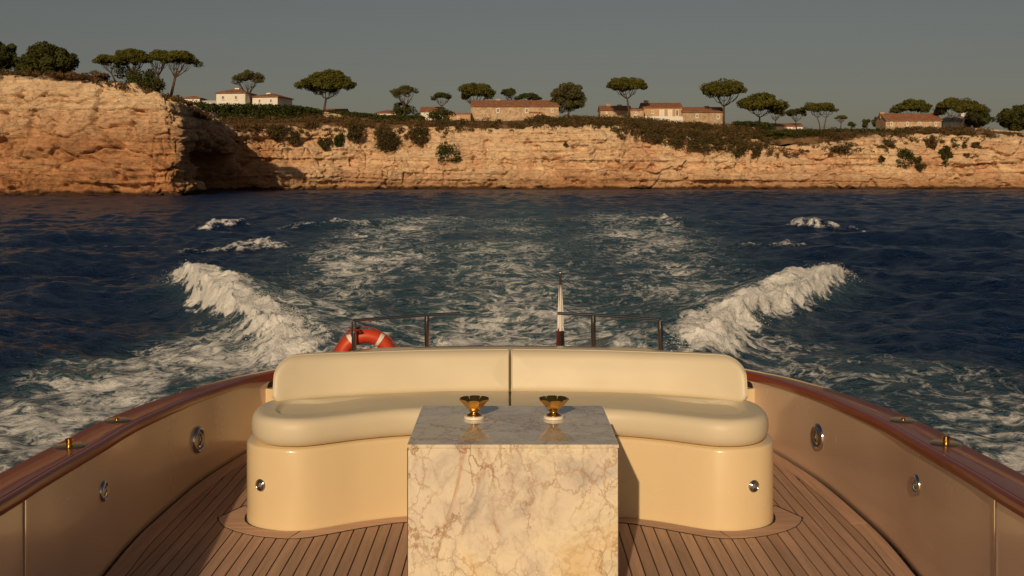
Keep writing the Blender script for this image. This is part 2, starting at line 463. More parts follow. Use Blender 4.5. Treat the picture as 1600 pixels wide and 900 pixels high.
M = dict(
    rock=mat_rock(), sea=mat_sea(), roof=mat_roof(),
    soil=simple("dry_scrub_soil", (0.20, 0.12, 0.06), 0.95, var=0.4, vscale=0.3, spec=0.1, bump=0.8, bscale=1.2, bdist=0.3),
    white_wall=simple("white_render", (0.84, 0.80, 0.71), 0.9, var=0.07, vscale=0.5, spec=0.2),
    ochre_wall=simple("ochre_render", (0.58, 0.37, 0.20), 0.9, var=0.15, vscale=0.5, spec=0.2),
    stone=mat_stone_wall("field_stone", (0.40, 0.28, 0.18), (0.64, 0.48, 0.32)),
    grey_stone=mat_stone_wall("grey_stone", (0.36, 0.26, 0.17), (0.54, 0.41, 0.28)),
    grey_roof=simple("grey_slate", (0.34, 0.33, 0.33), 0.8, var=0.2, vscale=1.5),
    shutter=simple("painted_frame", (0.76, 0.70, 0.60), 0.7, var=0.1),
    glass=simple("dark_window_glass", (0.03, 0.03, 0.035), 0.12, var=0.2),
    bark=simple("pine_bark", (0.105, 0.068, 0.045), 0.95, var=0.4, vscale=1.2, spec=0.1, bump=0.6, bscale=3, bdist=0.08),
    pine=mat_leaf("pine_needles", (0.105, 0.100, 0.018)),
    pine2=mat_leaf("pine_needles_dark", (0.070, 0.074, 0.018)),
    grey_leaf=mat_leaf("grey_green_leaves", (0.105, 0.098, 0.036)),
    hedge=mat_leaf("hedge_leaves", (0.052, 0.062, 0.013)),
    shrub=mat_leaf("shrub_leaves", (0.092, 0.070, 0.024)),
    scrub=mat_leaf("dry_scrub", (0.135, 0.082, 0.036), 0.5, 0.25),
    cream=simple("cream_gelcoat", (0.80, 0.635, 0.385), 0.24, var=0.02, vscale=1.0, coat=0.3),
    shaded_cream=simple("shaded_cream", (0.64, 0.475, 0.355), 0.24, var=0.04, vscale=1.5, coat=0.3),  # the cream gelcoat darkened, with the bulwarks' shade put into the colour
    leather=simple("cream_leather", (0.70, 0.615, 0.445), 0.50, var=0.03, vscale=2.0, bump=0.08, bscale=220, bdist=0.001),
    teak=mat_teak("teak_plank", (0.53, 0.335, 0.235)),
    teak_m=mat_teak("teak_margin", (0.62, 0.40, 0.28), 0),
    caulk=simple("black_caulking", (0.012, 0.010, 0.009), 0.6, var=0.2),
    mahog=mat_mahogany(),
    marble=mat_marble(),
    brass=simple("polished_brass", (0.70, 0.42, 0.12), 0.16, 1.0, var=0.1, vscale=9),
    brass_in=simple("aged_brass", (0.36, 0.23, 0.09), 0.3, 1.0, var=0.25, vscale=9),
    chrome=simple("stainless_steel", (0.60, 0.58, 0.55), 0.12, 1.0, var=0.05, vscale=6),
    dark=simple("dark_recess", (0.015, 0.012, 0.010), 0.5, var=0.2),
    lens=simple("lamp_lens", (0.30, 0.27, 0.22), 0.08, 0.2, var=0.15, vscale=20),
    white_stone=simple("white_coaster", (0.80, 0.76, 0.68), 0.4, var=0.05, vscale=10),
    orange=simple("orange_red_buoy", (0.62, 0.060, 0.018), 0.45, var=0.12, vscale=6),
    white_band=simple("white_reflective_band", (0.80, 0.76, 0.70), 0.5, var=0.06),
    rope=simple("grab_rope", (0.30, 0.05, 0.03), 0.8, var=0.2, vscale=20),
    flag_white=simple("white_flag_cloth", (0.80, 0.76, 0.70), 0.8, var=0.06),
    flag_maroon=simple("maroon_flag_cloth", (0.10, 0.010, 0.014), 0.8, var=0.15),
    flag_black=simple("black_flag_cloth", (0.012, 0.010, 0.012), 0.8, var=0.2),
    varnish=simple("dark_varnished_pole", (0.05, 0.028, 0.018), 0.2, var=0.2, coat=0.6),
    seam=simple("dark_seam", (0.10, 0.065, 0.04), 0.6, var=0.1),
)

# ------------------------------------------------------------------ sea
YR = [-400.0, -120.0, -40.0, -12.0, 0.0, 4.0]
y = 6.5
while y < 250:
    YR.append(y); y += max(0.045, 0.0036 * y)
n_fine_rows = len(YR)
YR += [262, 290, 350, 500, 900, 2200]
YR = np.array(YR)
TC = np.concatenate([[-60, -20, -7, -3, -1.6, -1.0, -0.75], np.linspace(-0.62, 0.62, 780), [0.75, 1.0, 1.6, 3, 7, 20, 60]])
YE = np.maximum(YR, 9.0)
gx = TC[None, :] * YE[:, None]
gy = np.repeat(YR[:, None], len(TC), 1)
dY = np.gradient(YR)[:, None] * np.ones_like(gx)
dX = np.abs(np.gradient(TC)[None, :] * YE[:, None])
cell = np.maximum(dY, dX)
gz = np.zeros_like(gx); ox = np.zeros_like(gx); oy = np.zeros_like(gx)
wr = np.random.default_rng(21)
NW = 120
lam = np.exp(wr.uniform(math.log(0.32), math.log(8.5), NW))
amp = lam ** 0.60
amp *= 0.074 / math.sqrt((amp ** 2).sum() / 2)
th = math.radians(250) + wr.normal(0, 0.75, NW)
ph = wr.uniform(0, 2 * math.pi, NW)
calm = sstep(3, 12, np.hypot(gx, np.maximum(gy - 4, 0)))      # the hull lies in flatter water
wake_in = np.exp(-(gx / (2.6 + 0.05 * gy)) ** 2) * sstep(120, 30, gy)
for l, a, t_, p in zip(lam, amp, th, ph):
    k = 2 * math.pi / l
    att = 1 - sstep(l / 4.5, l / 2.2, cell)
    if l > 3: att = att * (1 - 0.55 * wake_in)
    arg = k * (gx * math.cos(t_) + gy * math.sin(t_)) + p
    gz += a * att * np.cos(arg)
    ox -= 0.75 * a * att * math.cos(t_) * np.sin(arg)
    oy -= 0.75 * a * att * math.sin(t_) * np.sin(arg)
gz *= 0.35 + 0.65 * calm; ox *= calm; oy *= calm

foam = np.zeros_like(gx); aer = np.zeros_like(gx)
fine = (gy > 6) & (gy < 130) & (np.abs(gx) < 40)
nb = fbm(gx * 0.22, gy * 0.16, 1.0, 4); nm = fbm(gx * 0.8, gy * 0.5, 4.0, 4); nf = fbm(gx * 2.4, gy * 1.6, 8.0, 4)
ax = np.abs(gx)
# turbulent centre of the wake
cw = np.exp(-(gx / (2.3 + 0.026 * gy + 0.7 * nb)) ** 2)
foam = np.maximum(foam, cw * (0.60 * sstep(60, 14, gy) + 0.58 * sstep(125, 45, gy)) * (0.80 + 0.55 * nb + 0.2 * nm))
aer = np.maximum(aer, np.exp(-(gx / (2.9 + 0.035 * gy)) ** 2) * (0.45 + 0.55 * sstep(95, 25, gy)) * sstep(210, 90, gy))
# lace between the crests
for sgn in (-1, 1):
    xs = gx * sgn
    c_in = 3.6 + 0.062 * (gy - 25) + (0.4 if sgn > 0 else 0)
    wd = 1.75 + 0.056 * (gy - 16)
    band = np.exp(-((xs - c_in) / np.maximum(wd, 0.6)) ** 2) * sstep(14, 22, gy) * sstep(112, 52, gy)
    foam = np.maximum(foam, band * (0.70 + 0.45 * nb + 0.35 * nm))
    aer = np.maximum(aer, band * 0.75)
    # foam thrown out along the hull
    outer = 6.5 + 1.6 * nb - 1.6 * sstep(14, 25, gy) + 0.5 * sstep(13, 9, gy)
    ob = sstep(outer + 1.3, outer - 1.2, xs) * sstep(23, 17, gy) * sstep(1.2, 2.4, xs) * (gy > 3)
    foam = np.maximum(foam, ob * (0.57 + 0.50 * nb + 0.45 * nm))
    aer = np.maximum(aer, ob * 0.5)
# breaking stern waves, one on each side
crest = []
for sgn, ys_, xs_ in ((-1, [14, 17, 18.6, 22.3, 26.6, 33], [2.6, 3.2, 3.75, 5.35, 7.45, 9.9]), (1, [14, 17, 18.6, 22.3, 26.6, 33], [2.2, 2.8, 3.4, 5.2, 7.5, 10.2])):
    xc = np.interp(gy, ys_, xs_) + 0.25 * fbm(gy * 0.35, sgn * 3.0, 0.0, 3)
    n = (gx * sgn - xc) * 0.9
    H = np.interp(gy, [13.5, 17, 21, 24.5, 26.8, 28.2, 29.6], [0.0, 0.38, 0.48, 0.58, 0.52, 0.26, 0.0])
    H = H * (1 + 0.18 * fbm(gy * 0.7, 5.0 * sgn, 2.0, 3))
    prof = np.where(n > 0, np.exp(-(np.maximum(n, 0) / 0.5) ** 2), np.exp(-(np.minimum(n, 0) / 1.55) ** 2))
    gz += H * prof - 0.22 * H * np.exp(-((n - 1.6) / 0.9) ** 2)
    ox += sgn * 0.42 * H * prof ** 3
    nm_, nf_ = (nm, nf) if sgn > 0 else (np.roll(nm[:, ::-1], 9, 1), np.roll(nf[:, ::-1], 9, 1))
    edge = 0.48 + 0.22 * nm_ + 0.20 * nf_ + 0.25 * fbm(gx * 5, gy * 5, 3.0 * sgn, 3, 0.7)
    fm = sstep(edge + 0.30, edge - 0.25, n) * sstep(-0.85 + 0.5 * nm_, -0.05 + 0.5 * nm_, n) * sstep(0.08, 0.35, H)
    foam = np.maximum(foam, fm * (1.34 + 0.40 * nf_ + 0.20 * nm_))
    tb = fm * sstep(0, 0.4, H)
    gz += tb * (0.17 * fbm(gx * 1.8, gy * 1.8, 2.0, 4) + 0.15 * fbm(gx * 4.5, gy * 4.5, 1.0, 4, 0.7))
    ox += tb * 0.16 * fbm(gx * 2.6, gy * 2.6, 11.0, 3)
    oy += tb * 0.16 * fbm(gx * 2.6, gy * 2.6, 23.0, 3)
    aer = np.maximum(aer, np.exp(-((n + 0.6) / 1.3) ** 2) * sstep(0, 0.5, H) * 0.8)
# smaller crests further back
for cx, cy, lx, ly, h, fo in ((-13.6, 54, 1.5, 1.3, 0.70, 0.84), (14.6, 54, 1.9, 1.3, 0.66, 0.84), (-9.2, 41, 2.2, 1.0, 0.30, 0.66), (9.4, 41, 2.0, 1.0, 0.28, 0.66),
                              (-8.6, 58, 3.0, 1.4, 0.45, 0.7), (8.2, 64, 3.2, 1.5, 0.35, 0.65), (-17, 47, 5, 2.2, 0.35, 0), (18, 47, 5, 2.2, 0.35, 0), (-14.5, 35, 4, 1.6, 0.3, 0), (13.5, 37, 4, 1.6, 0.3, 0)):
    u_, v_ = (gx - cx) / lx, (gy - cy + 0.35 * (gx - cx) * (1 if cx < 0 else -1) * -1) / ly
    bumpz = np.exp(-u_ ** 2 - v_ ** 2)
    gz += h * bumpz
    if fo:
        fz = np.exp(-(u_ * 1.1) ** 2 - ((v_ + 0.35) * 1.5) ** 2)
        foam = np.maximum(foam, fo * sstep(0.15, 1.0, fz + 0.8 * nf + 0.5 * nm) * sstep(0.03, 0.25, fz))
        gz += 0.3 * nf * fz
foam = np.clip(foam * np.where(fine, 1, 0), 0, 1.6)
gz += 0.05 * np.clip(foam, 0, 1) * nf * fine
aer = np.clip(aer, 0, 1) * (0.75 + 0.4 * nb)
flat = (np.abs(TC) <= 0.621)[None, :] & (np.arange(len(YR)) < n_fine_rows)[:, None]
gz = np.where(flat, gz, 0.0); ox = np.where(flat, ox, 0); oy = np.where(flat, oy, 0)
SV = np.stack([gx + ox, gy + oy, gz], -1).reshape(-1, 3)
sea_me = new_mesh("sea", SV, grid_faces(*gx.shape), True)
for nme, arr in (("foam", foam), ("aerated", aer)):
    at = sea_me.attributes.new(nme, 'FLOAT', 'POINT')
    at.data.foreach_set("value", arr.astype(np.float32).ravel())
tag(link("sea", sea_me, M['sea']), "dark blue sea with the boat's foaming wake", None, None, "structure")

# ------------------------------------------------------------------ spray flying off the breaking crests
def spray(side, ys_, xs_, label):
    r = np.random.default_rng(40 + (side > 0))
    n = 9000
    yy = r.uniform(16.0, 27.8, n)
    H = np.interp(yy, [13.5, 17, 21, 24.5, 26.8, 28.2, 29.6], [0.0, 0.38, 0.48, 0.58, 0.52, 0.26, 0.0])
    nn = r.normal(0.0, 0.24, n)
    xx = side * (np.interp(yy, ys_, xs_) + nn + 0.3 * H)
    zz = H * np.exp(-(nn / np.where(nn > 0, 0.62, 1.5)) ** 2) * r.uniform(0.85, 1.02, n) + r.exponential(0.035, n) + 0.02
    s = np.minimum(0.0025 + r.exponential(0.0024, n), 0.009)
    C = np.stack([xx, yy, zz], 1)
    oct_v = np.array([(1, 0, 0), (-1, 0, 0), (0, 1, 0), (0, -1, 0), (0, 0, 1), (0, 0, -1)], float)
    oct_f = np.array([(0, 2, 4), (2, 1, 4), (1, 3, 4), (3, 0, 4), (2, 0, 5), (1, 2, 5), (3, 1, 5), (0, 3, 5)])
    st = np.stack([s * r.uniform(0.7, 1.8, n), s, s * r.uniform(0.6, 1.5, n)], 1)
    V = (C[:, None, :] + oct_v[None] * st[:, None, :]).reshape(-1, 3)
    Fc = (np.arange(n)[:, None, None] * 6 + oct_f[None]).reshape(-1, 3)
    o = link("sea_spray", new_mesh("sea_spray", V, Fc), M['spray'])
    tag(o, label, "spray", None, "stuff")
M['spray'] = simple("white_spray", (0.80, 0.80, 0.78), 0.6, var=0.05)
spray(-1, [14, 17, 18.6, 22.3, 26.6, 33], [2.6, 3.2, 3.75, 5.35, 7.45, 9.9], "white spray along the breaking wake wave left of the lifebuoy")
spray(1, [14, 17, 18.6, 22.3, 26.6, 33], [2.2, 2.8, 3.4, 5.2, 7.5, 10.2], "white spray along the breaking wake wave right of the furled flag")

# ------------------------------------------------------------------ land: cliffs and plateau
def zat(ypx, Y):
    return CAM_Z - (ypx - 275.0) * Y / F
def xat(xpx, Y):
    return (xpx - 797.0) * Y / F

# shoreline: x, y, top height, setback of the top, colour/roughness of the face
SH = np.array([
    (-190, 170, 17.0, 3.0), (-150, 160, 16.8, 3.0), (-110, 157, 16.6, 3.0), (-85, 155, 16.5, 2.6), (-70, 154, 16.4, 2.4), (-61, 153.5, 16.0, 2.4),
    (-52.5, 152.5, 14.6, 2.6), (-47.5, 152.0, 13.4, 2.8), (-45.1, 153.4, 12.7, 2.6), (-44.8, 157, 12.6, 2.0), (-45.4, 164, 12.8, 1.5), (-47.0, 177, 12.8, 1.3),
    (-48.8, 190, 12.8, 1.3), (-49.8, 200, 12.4, 1.5), (-50.0, 206.5, 11.4, 2.2), (-48.2, 210.5, 10.8, 3.2), (-43.5, 214.5, 11.6, 4.0), (-36, 219, 12.7, 4.5),
    (-25, 223, 12.2, 5), (-12, 225.5, 12.5, 5), (0, 226, 12.7, 4.5), (16, 224.5, 12.6, 4.5), (30, 225, 11.8, 5), (46, 226.5, 10.4, 7), (60, 226, 9.3, 7.5), (75, 225, 10.4, 6.5), (88, 226.5, 11.0, 6),
    (100, 226, 11.3, 5.5), (116, 227, 11.2, 5), (150, 226, 11.4, 5), (230, 228, 12, 5)])
raw = spline(SH, 6000)
# sample spacing: fine where the photograph looks, coarse outside
seg = np.linalg.norm(np.diff(raw[:, :2], axis=0), axis=1)
sp = np.where((raw[:-1, 0] > -78) & (raw[:-1, 0] < 128), 0.17, 1.2)
cum = np.concatenate([[0], np.cumsum(seg / sp)])
arc_raw = np.concatenate([[0], np.cumsum(seg)])
ns = int(cum[-1])
tt = np.linspace(0, cum[-1], ns)
shx, shy, sht, shs, arc = (np.interp(tt, cum, a) for a in (raw[:, 0], raw[:, 1], raw[:, 2], raw[:, 3], arc_raw))
ker = np.ones(25) / 25
tx = np.convolve(np.pad(np.gradient(shx), 12, 'edge'), ker, 'valid'); ty = np.convolve(np.pad(np.gradient(shy), 12, 'edge'), ker, 'valid')
tl = np.hypot(tx, ty); nx, ny = ty / tl, -tx / tl                      # outward, to the sea
NV = 100
v = np.linspace(0, 1, NV)
top = sht + 1.1 * fbm(arc * 0.16, 3.3, 0, 4) + 0.5 * fbm(arc * 0.8, 8.3, 0, 3)
fz = -1.2 + v[:, None] * (top + 1.2)[None, :]
S_ = np.repeat(arc[None, :], NV, 0)
vv = np.repeat(v[:, None], ns, 1)
head = sstep(-43, -46, shx) * sstep(185, 175, shy)                     # 1 on the near headland
inset = shs[None, :] * (0.15 * vv + 0.85 * vv ** (2.2 - 0.6 * head[None, :]))
bx = shx[None, :] - nx[None, :] * inset
by = shy[None, :] - ny[None, :] * inset
d = 2.3 * fbm(S_ * 0.07, fz * 0.11, 1.0, 4) + 0.65 * fbm(S_ * 0.28, fz * 0.33, 5.0, 4)
rid = 1 - np.abs(fbm(S_ * 0.35 + 0.4 * fz, fz * 0.22, 9.0, 4)) * 2.4
d += 0.45 * np.clip(rid, -1, 1)
zz = fz + 0.8 * fbm(S_ * 0.05, fz * 0.06, 2.0, 3) + 0.015 * S_ * (1 - head[None, :]) * 0.5
for th_, am, sd_ in ((1.9, 0.85, 11.0), (0.75, 0.36, 31.0)):
    L = zz / th_ + 0.25 * vnoise(S_ * 0.03, 1.0, sd_)
    li = np.floor(L); lf = L - li
    d += am * vnoise(S_ * 0.045 / th_ ** 0.3, li * 7.31, sd_) * sstep(0.0, 0.12, lf) * sstep(1.0, 0.9, lf)
    d -= 0.75 * am * np.exp(-(lf / 0.10) ** 2) * sstep(-0.1, 0.35, vnoise(S_ * 0.11, li * 3.7, sd_ + 5))
    bw = 2.6 * th_ ** 0.5
    cpos = S_ / bw + li * 3.37 + 0.7 * vnoise(S_ * 0.25, fz * 0.5, sd_ + 2)
    cf = np.abs(cpos - np.floor(cpos) - 0.5)
    d -= 0.7 * am * np.exp(-((0.5 - cf) / 0.05) ** 2) * sstep(0.0, 0.4, vnoise(np.floor(cpos) * 1.7, li * 5.1, sd_))
    d += 0.35 * am * vnoise(np.floor(cpos) * 2.31, li * 4.13, sd_ + 9)
def worley_edge(a, b, seed):
    ai, bi = np.floor(a), np.floor(b)
    f1 = np.full(a.shape, 9.0); f2 = np.full(a.shape, 9.0); idv = np.zeros(a.shape)
    for i in (-1, 0, 1):
        for j in (-1, 0, 1):
            ci, cj = (ai + i).astype(np.int64), (bi + j).astype(np.int64)
            hsh = _perm[(_perm[(ci + seed) & 511] + cj) & 511]
            px, pyy = ci + 0.5 + 0.45 * _val[hsh], cj + 0.5 + 0.45 * _val[_perm[hsh]]
            dd = np.hypot(a - px, b - pyy)
            nearer = dd < f1
            f2 = np.where(nearer, f1, np.minimum(f2, dd)); idv = np.where(nearer, _val[_perm[hsh + 3]], idv); f1 = np.where(nearer, dd, f1)
    return f2 - f1, idv
for cs, asp, dep, seed, lo_ in ((4.2, 1.7, 1.0, 5, -0.15), (1.9, 1.5, 0.55, 77, -0.05)):
    wa = S_ / (cs * asp) + 0.55 * fbm(S_ * 0.22, fz * 0.3, seed, 3); wb_ = fz / cs + 0.45 * fbm(S_ * 0.2, fz * 0.3, seed + 9.0, 3)
    ed_, idv = worley_edge(wa, wb_, seed)
    mk = sstep(lo_, lo_ + 0.35, fbm(S_ * 0.09, fz * 0.16, seed + 3.0, 3) + 0.12 * head[None, :])
    d += dep * 0.55 * idv * (0.4 + 0.6 * mk) - dep * np.exp(-(ed_ / 0.07) ** 2) * mk
pits = fbm(S_ * 0.5, fz * 0.7, 41.0, 3)
d -= 1.0 * sstep(0.30, 0.48, pits)
d += 0.22 * fbm(S_ * 1.5, fz * 1.5, 3.0, 4, 0.65)
# sea-worn notch near the water and a dark cave in the recess
d -= 0.8 * np.exp(-((fz - 0.9) / 0.7) ** 2) * sstep(-0.3, 0.3, vnoise(S_ * 0.08, 2.0, 4.0))
d += 0.9 * np.exp(-((fz + 0.1) / 0.6) ** 2) * (0.5 + 0.5 * vnoise(S_ * 0.2, 5.0, 4.0))
cave = sstep(164, 172, shy) * sstep(207.5, 203, shy) * (shx < -40)
d -= cave[None, :] * 9.0 * sstep(7.6, 6.8, fz + 1.2 * vnoise(S_ * 0.3, 3.0, 1.0))
d *= sstep(1.02, 0.9, vv) * 0.75 + 0.25
cx_ = bx + nx[None, :] * d; cy_ = by + ny[None, :] * d; cz_ = fz + 0.10 * fbm(S_ * 1.2, fz * 1.2, 7.0, 2)
rows = [np.stack([cx_, cy_, cz_], -1)]
capk = 1 - 0.72 * (sstep(-58, -50, shx) * sstep(216, 205, shy) * (shx < -43))
for q, (ins, up) in enumerate(((0.5, 0.12), (1.2, 0.20), (2.4, 0.20), (4.0, 0.1), (6.5, -0.5))):
    e = rows[0][-1].copy()
    e[:, 0] -= nx * ins * capk; e[:, 1] -= ny * ins * capk
    e[:, 2] += up + 0.25 * fbm(arc * 0.6, ins * 0.9, 6.0, 3)
    rows.append(e[None])
CV = np.concatenate(rows, 0)
ctop = CV[NV - 1]
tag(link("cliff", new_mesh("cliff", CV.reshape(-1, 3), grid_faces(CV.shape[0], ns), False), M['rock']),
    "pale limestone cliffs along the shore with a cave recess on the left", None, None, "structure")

# plateau
GX = np.array([-110, -76.7, -41.7, -27.6, -8.7, 14.4, 28.5, 38.3, 46.7, 56.5, 70.6, 81.8, 95.8, 112.6, 160])
GP = np.array([188, 186, 180, 186, 189, 184, 186, 194, 197, 203, 202, 204, 201, 207, 208])
HX = np.array([-190, -110, -70, -61, -54, -48, -44])
HZ = np.array([17.4, 17.0, 16.9, 16.5, 15.0, 13.5, 12.6])
main = shx > -50.5
main &= shy > 209
def edge_at(X):
    return np.interp(X, shx[main], shy[main] + shs[main]), np.interp(X, shx[main], top[main])
def ground(X, Y):
    X, Y = np.asarray(X, float), np.asarray(Y, float)
    ye, ze = edge_at(X)
    zr = CAM_Z - (np.interp(X, GX, GP) - 275) * 246 / F
    t = np.clip((Y - ye) / np.maximum(246 - ye, 1), 0, 1)
    zm = ze + (zr - ze) * t ** 0.8 + np.clip(Y - 246, 0, 80) * 0.012
    zh = np.interp(X, HX, HZ) + 0.02 * np.clip(Y - 156, 0, 40) - 2.0 * sstep(158, 170, Y) * sstep(-66, -54, X)
    b = sstep(200, 226, Y) + (1 - sstep(200, 226, Y)) * sstep(-46, -38, X)
    return zh * (1 - b) + zm * b
px_, py_ = np.meshgrid(np.linspace(-230, 230, 240), np.concatenate([np.linspace(150, 262, 90), np.linspace(266, 700, 24)]))
path = np.stack([shx, shy], 1)[::6]; pn = np.stack([nx, ny], 1)[::6]; ps = shs[::6]
P2 = np.stack([px_.ravel(), py_.ravel()], 1)
inl = np.zeros(len(P2))
for i0 in range(0, len(P2), 4000):
    D = P2[i0:i0 + 4000, None, :] - path[None]
    j = (D ** 2).sum(-1).argmin(1)
    dd = D[np.arange(len(j)), j]
    inl[i0:i0 + 4000] = -(dd * pn[j]).sum(1) - ps[j]
pz_ = ground(px_, py_) + 0.35 * fbm(px_ * 0.12, py_ * 0.12, 0, 3)
inl = inl.reshape(px_.shape)
pz_ = np.where(inl < 6, pz_ - 0.35 * (6 - np.clip(inl, 0, 6)), pz_)
ok = inl > 2.0
gf = grid_faces(*px_.shape)
keep = ok.ravel()[gf].all(1)
tag(link("hilltop", new_mesh("hilltop", np.stack([px_, py_, pz_], -1).reshape(-1, 3), gf[keep], True), M['soil']),
    "dry sloping ground on top of the cliffs", None, None, "structure")

# ------------------------------------------------------------------ foliage
def leaf_tris(C, R, per, size, r, outward=0.9):
    """C (n,3) clump centres, R (n,3) radii, per leaves each; small leaf triangles facing mostly outward"""
    n = len(C)
    N = n * per
    dirs = r.normal(size=(N, 3)); dirs /= np.linalg.norm(dirs, axis=1)[:, None]
    rad = r.uniform(0.25, 1.0, N) ** 0.45
    c = np.repeat(C, per, 0) + dirs * rad[:, None] * np.repeat(R, per, 0)
    nr = dirs * outward + r.normal(0, 0.55, (N, 3)); nr /= np.linalg.norm(nr, axis=1)[:, None]
    a = np.cross(nr, r.normal(size=(N, 3))); a /= np.linalg.norm(a, axis=1)[:, None]
    b = np.cross(nr, a)
    s = size * r.uniform(0.55, 1.35, N)[:, None]
    V = np.stack([c + a * s, c + (-0.5 * a + 0.8 * b) * s, c + (-0.5 * a - 0.8 * b) * s], 1).reshape(-1, 3)
    return V, np.arange(N * 3).reshape(-1, 3)

def curve_to(p0, p1, sag, n=5):
    p0, p1 = Vector(p0), Vector(p1)
    return [p0.lerp(p1, t) + Vector((0, 0, -sag * math.sin(math.pi * t))) for t in np.linspace(0, 1, n)]

def place(cx, Y):
    X = xat(cx, Y)
    return X, float(ground(X, Y))

def pine(cx, l, r_, top_, cb, Y, label, lean_px=0, dense=1.0, shape='umbrella', mat='pine', group='umbrella pines along the cliff top', seed=0, low=0.0, trunks=1):
    r = np.random.default_rng(seed + int(cx) * 3)
    xb, zb = place(cx - lean_px, Y)
    zb -= 0.3
    H = zat(top_, Y) - zb
    W, T = (r_ - l) * Y / F, (cb - top_) * Y / F
    ox_ = xat(cx, Y) - xb
    root = empty("umbrella_pine" if shape == 'umbrella' else "pine_tree", (xb, Y, zb), label, "tree", group)
    zc = H - T                                        # underside of the crown
    tb = MB()
    tips = []
    for k in range(trunks):
        sx = (k - (trunks - 1) / 2) * W * 0.16
        fork = Vector((ox_ * 0.55 + sx * 1.8, r.normal(0, .2), max(zc * 0.80, H * 0.36)))
        mid = Vector((ox_ * 0.12 + sx + r.normal(0, .08), r.normal(0, .1), fork.z * 0.5))
        r0 = max(0.13, 0.025 * H) / (1 + 0.25 * (trunks - 1))
        tb.tube([(sx * 0.6, 0, -0.3), mid, fork], [r0 * 1.25, r0 * 0.95, r0 * 0.8], 7)
        nl = 7 if trunks == 1 else 5
        for i in range(nl):
            a = 2 * math.pi * (i + r.uniform(-.3, .3)) / nl
            rr = W * 0.5 * r.uniform(0.35, 0.78)
            e = Vector((ox_ + sx * 1.5 + rr * math.cos(a), rr * math.sin(a), zc + T * r.uniform(0.25, 0.5)))
            pts = curve_to(fork, e, W * 0.05)
            tb.tube(pts, [r0 * q for q in (0.5, 0.4, 0.3, 0.22, 0.12)], 5, False)
            for s2 in (-1, 1):
                m = pts[2]
                e2 = m + (e - m) * 0.9 + Vector((-math.sin(a), math.cos(a), 0.15)) * s2 * W * 0.13
                tb.tube([m, m.lerp(e2, 0.5) + Vector((0, 0, -0.05 * W)), e2], [r0 * 0.28, r0 * 0.2, r0 * 0.1], 4, False)
    link("trunk", smooth_by_angle(tb.mesh("trunk")), M['bark'], root)
    # crown made of flattened tufts
    R = W / 2
    if shape == 'umbrella':
        n = int(58 * dense)
        u = np.sqrt(r.uniform(0, 1, n)); a = r.uniform(0, 2 * math.pi, n)
        ragged = 1 + 0.16 * np.sin(2 * a + seed) + 0.10 * np.sin(5 * a + 2.1 * seed) + r.normal(0, 0.07, n)
        x_, y_ = u * R * 0.87 * np.cos(a) * ragged, u * R * 0.87 * np.sin(a) * ragged
        dome = np.sqrt(np.clip(1 - (u * 0.96) ** 2, 0, 1))
        zt = zc + T * (0.24 + 0.62 * dome * r.uniform(0.5, 1.0, n) + 0.08 * np.sin(2 * a + 1.7 * seed) * u)
        C = np.stack([x_ + ox_, y_, zt], 1)
        rad = W * r.uniform(0.065, 0.14, n)
        RR = np.stack([rad * 1.25, rad * 1.25, rad * 0.75 * min(1.0, max(0.6, 2.6 * T / W))], 1)
        per = int(170 * min(1.25, max(0.6, dense)))
    else:
        n = int(52 * dense)
        dr = r.normal(size=(n, 3)); dr /= np.linalg.norm(dr, axis=1)[:, None]
        rr = r.uniform(0.3, 1, n) ** 0.5
        taper = 1.0 - 0.25 * dr[:, 2]
        C = np.stack([dr[:, 0] * rr * R * 0.85 * taper + ox_, dr[:, 1] * rr * R * 0.85, zc + T * (0.5 + 0.43 * dr[:, 2] * rr)], 1)
        rad = W * r.uniform(0.09, 0.16, n)
        RR = np.stack([rad, rad, rad * 0.8], 1)
        per = int(190 * min(1.2, max(0.6, dense)))
    V, Fc = leaf_tris(C, RR, per, max(0.14, W * 0.024), r)
    if low:
        n2 = 26
        C2 = np.stack([r.normal(0, R * 0.5, n2), r.normal(0, R * 0.4, n2), r.uniform(0.3, low, n2)], 1)
        R2 = np.full((n2, 3), W * 0.15)
        V2, F2 = leaf_tris(C2, R2, 80, 0.2, r)
        link("undergrowth", new_mesh("undergrowth", V2, F2), M['pine2'], root)
    link("crown", new_mesh("crown", V, Fc), M[mat], root)
    return root

# headland, near
pine(2, -38, 27, 55, 118, 166, "dense pine cut off by the left edge of the picture, on the headland", shape='bushy', mat='pine2', seed=1, dense=1.3, group='bushy pines')
pine(75, 26, 123, 71, 122, 167, "broad rounded bushy pine on the headland, second from the left edge", shape='bushy', seed=2, dense=1.6, mat='pine2', group='bushy pines')
pine(168, 144, 192, 84, 106, 170, "small low umbrella pine leaning left on the headland", seed=3, lean_px=-14, dense=0.8)
pine(208, 180, 238, 73, 108, 172, "umbrella pine with bushy growth under its crown on the headland", seed=4, low=4.8, dense=1.2)
pine(247, 226, 270, 76, 106, 173, "umbrella pine with a straight bare trunk near the headland edge", seed=5)
pine(281, 254, 308, 77, 108, 172, "umbrella pine leaning right, outermost on the headland edge", seed=6, lean_px=15, dense=1.0)
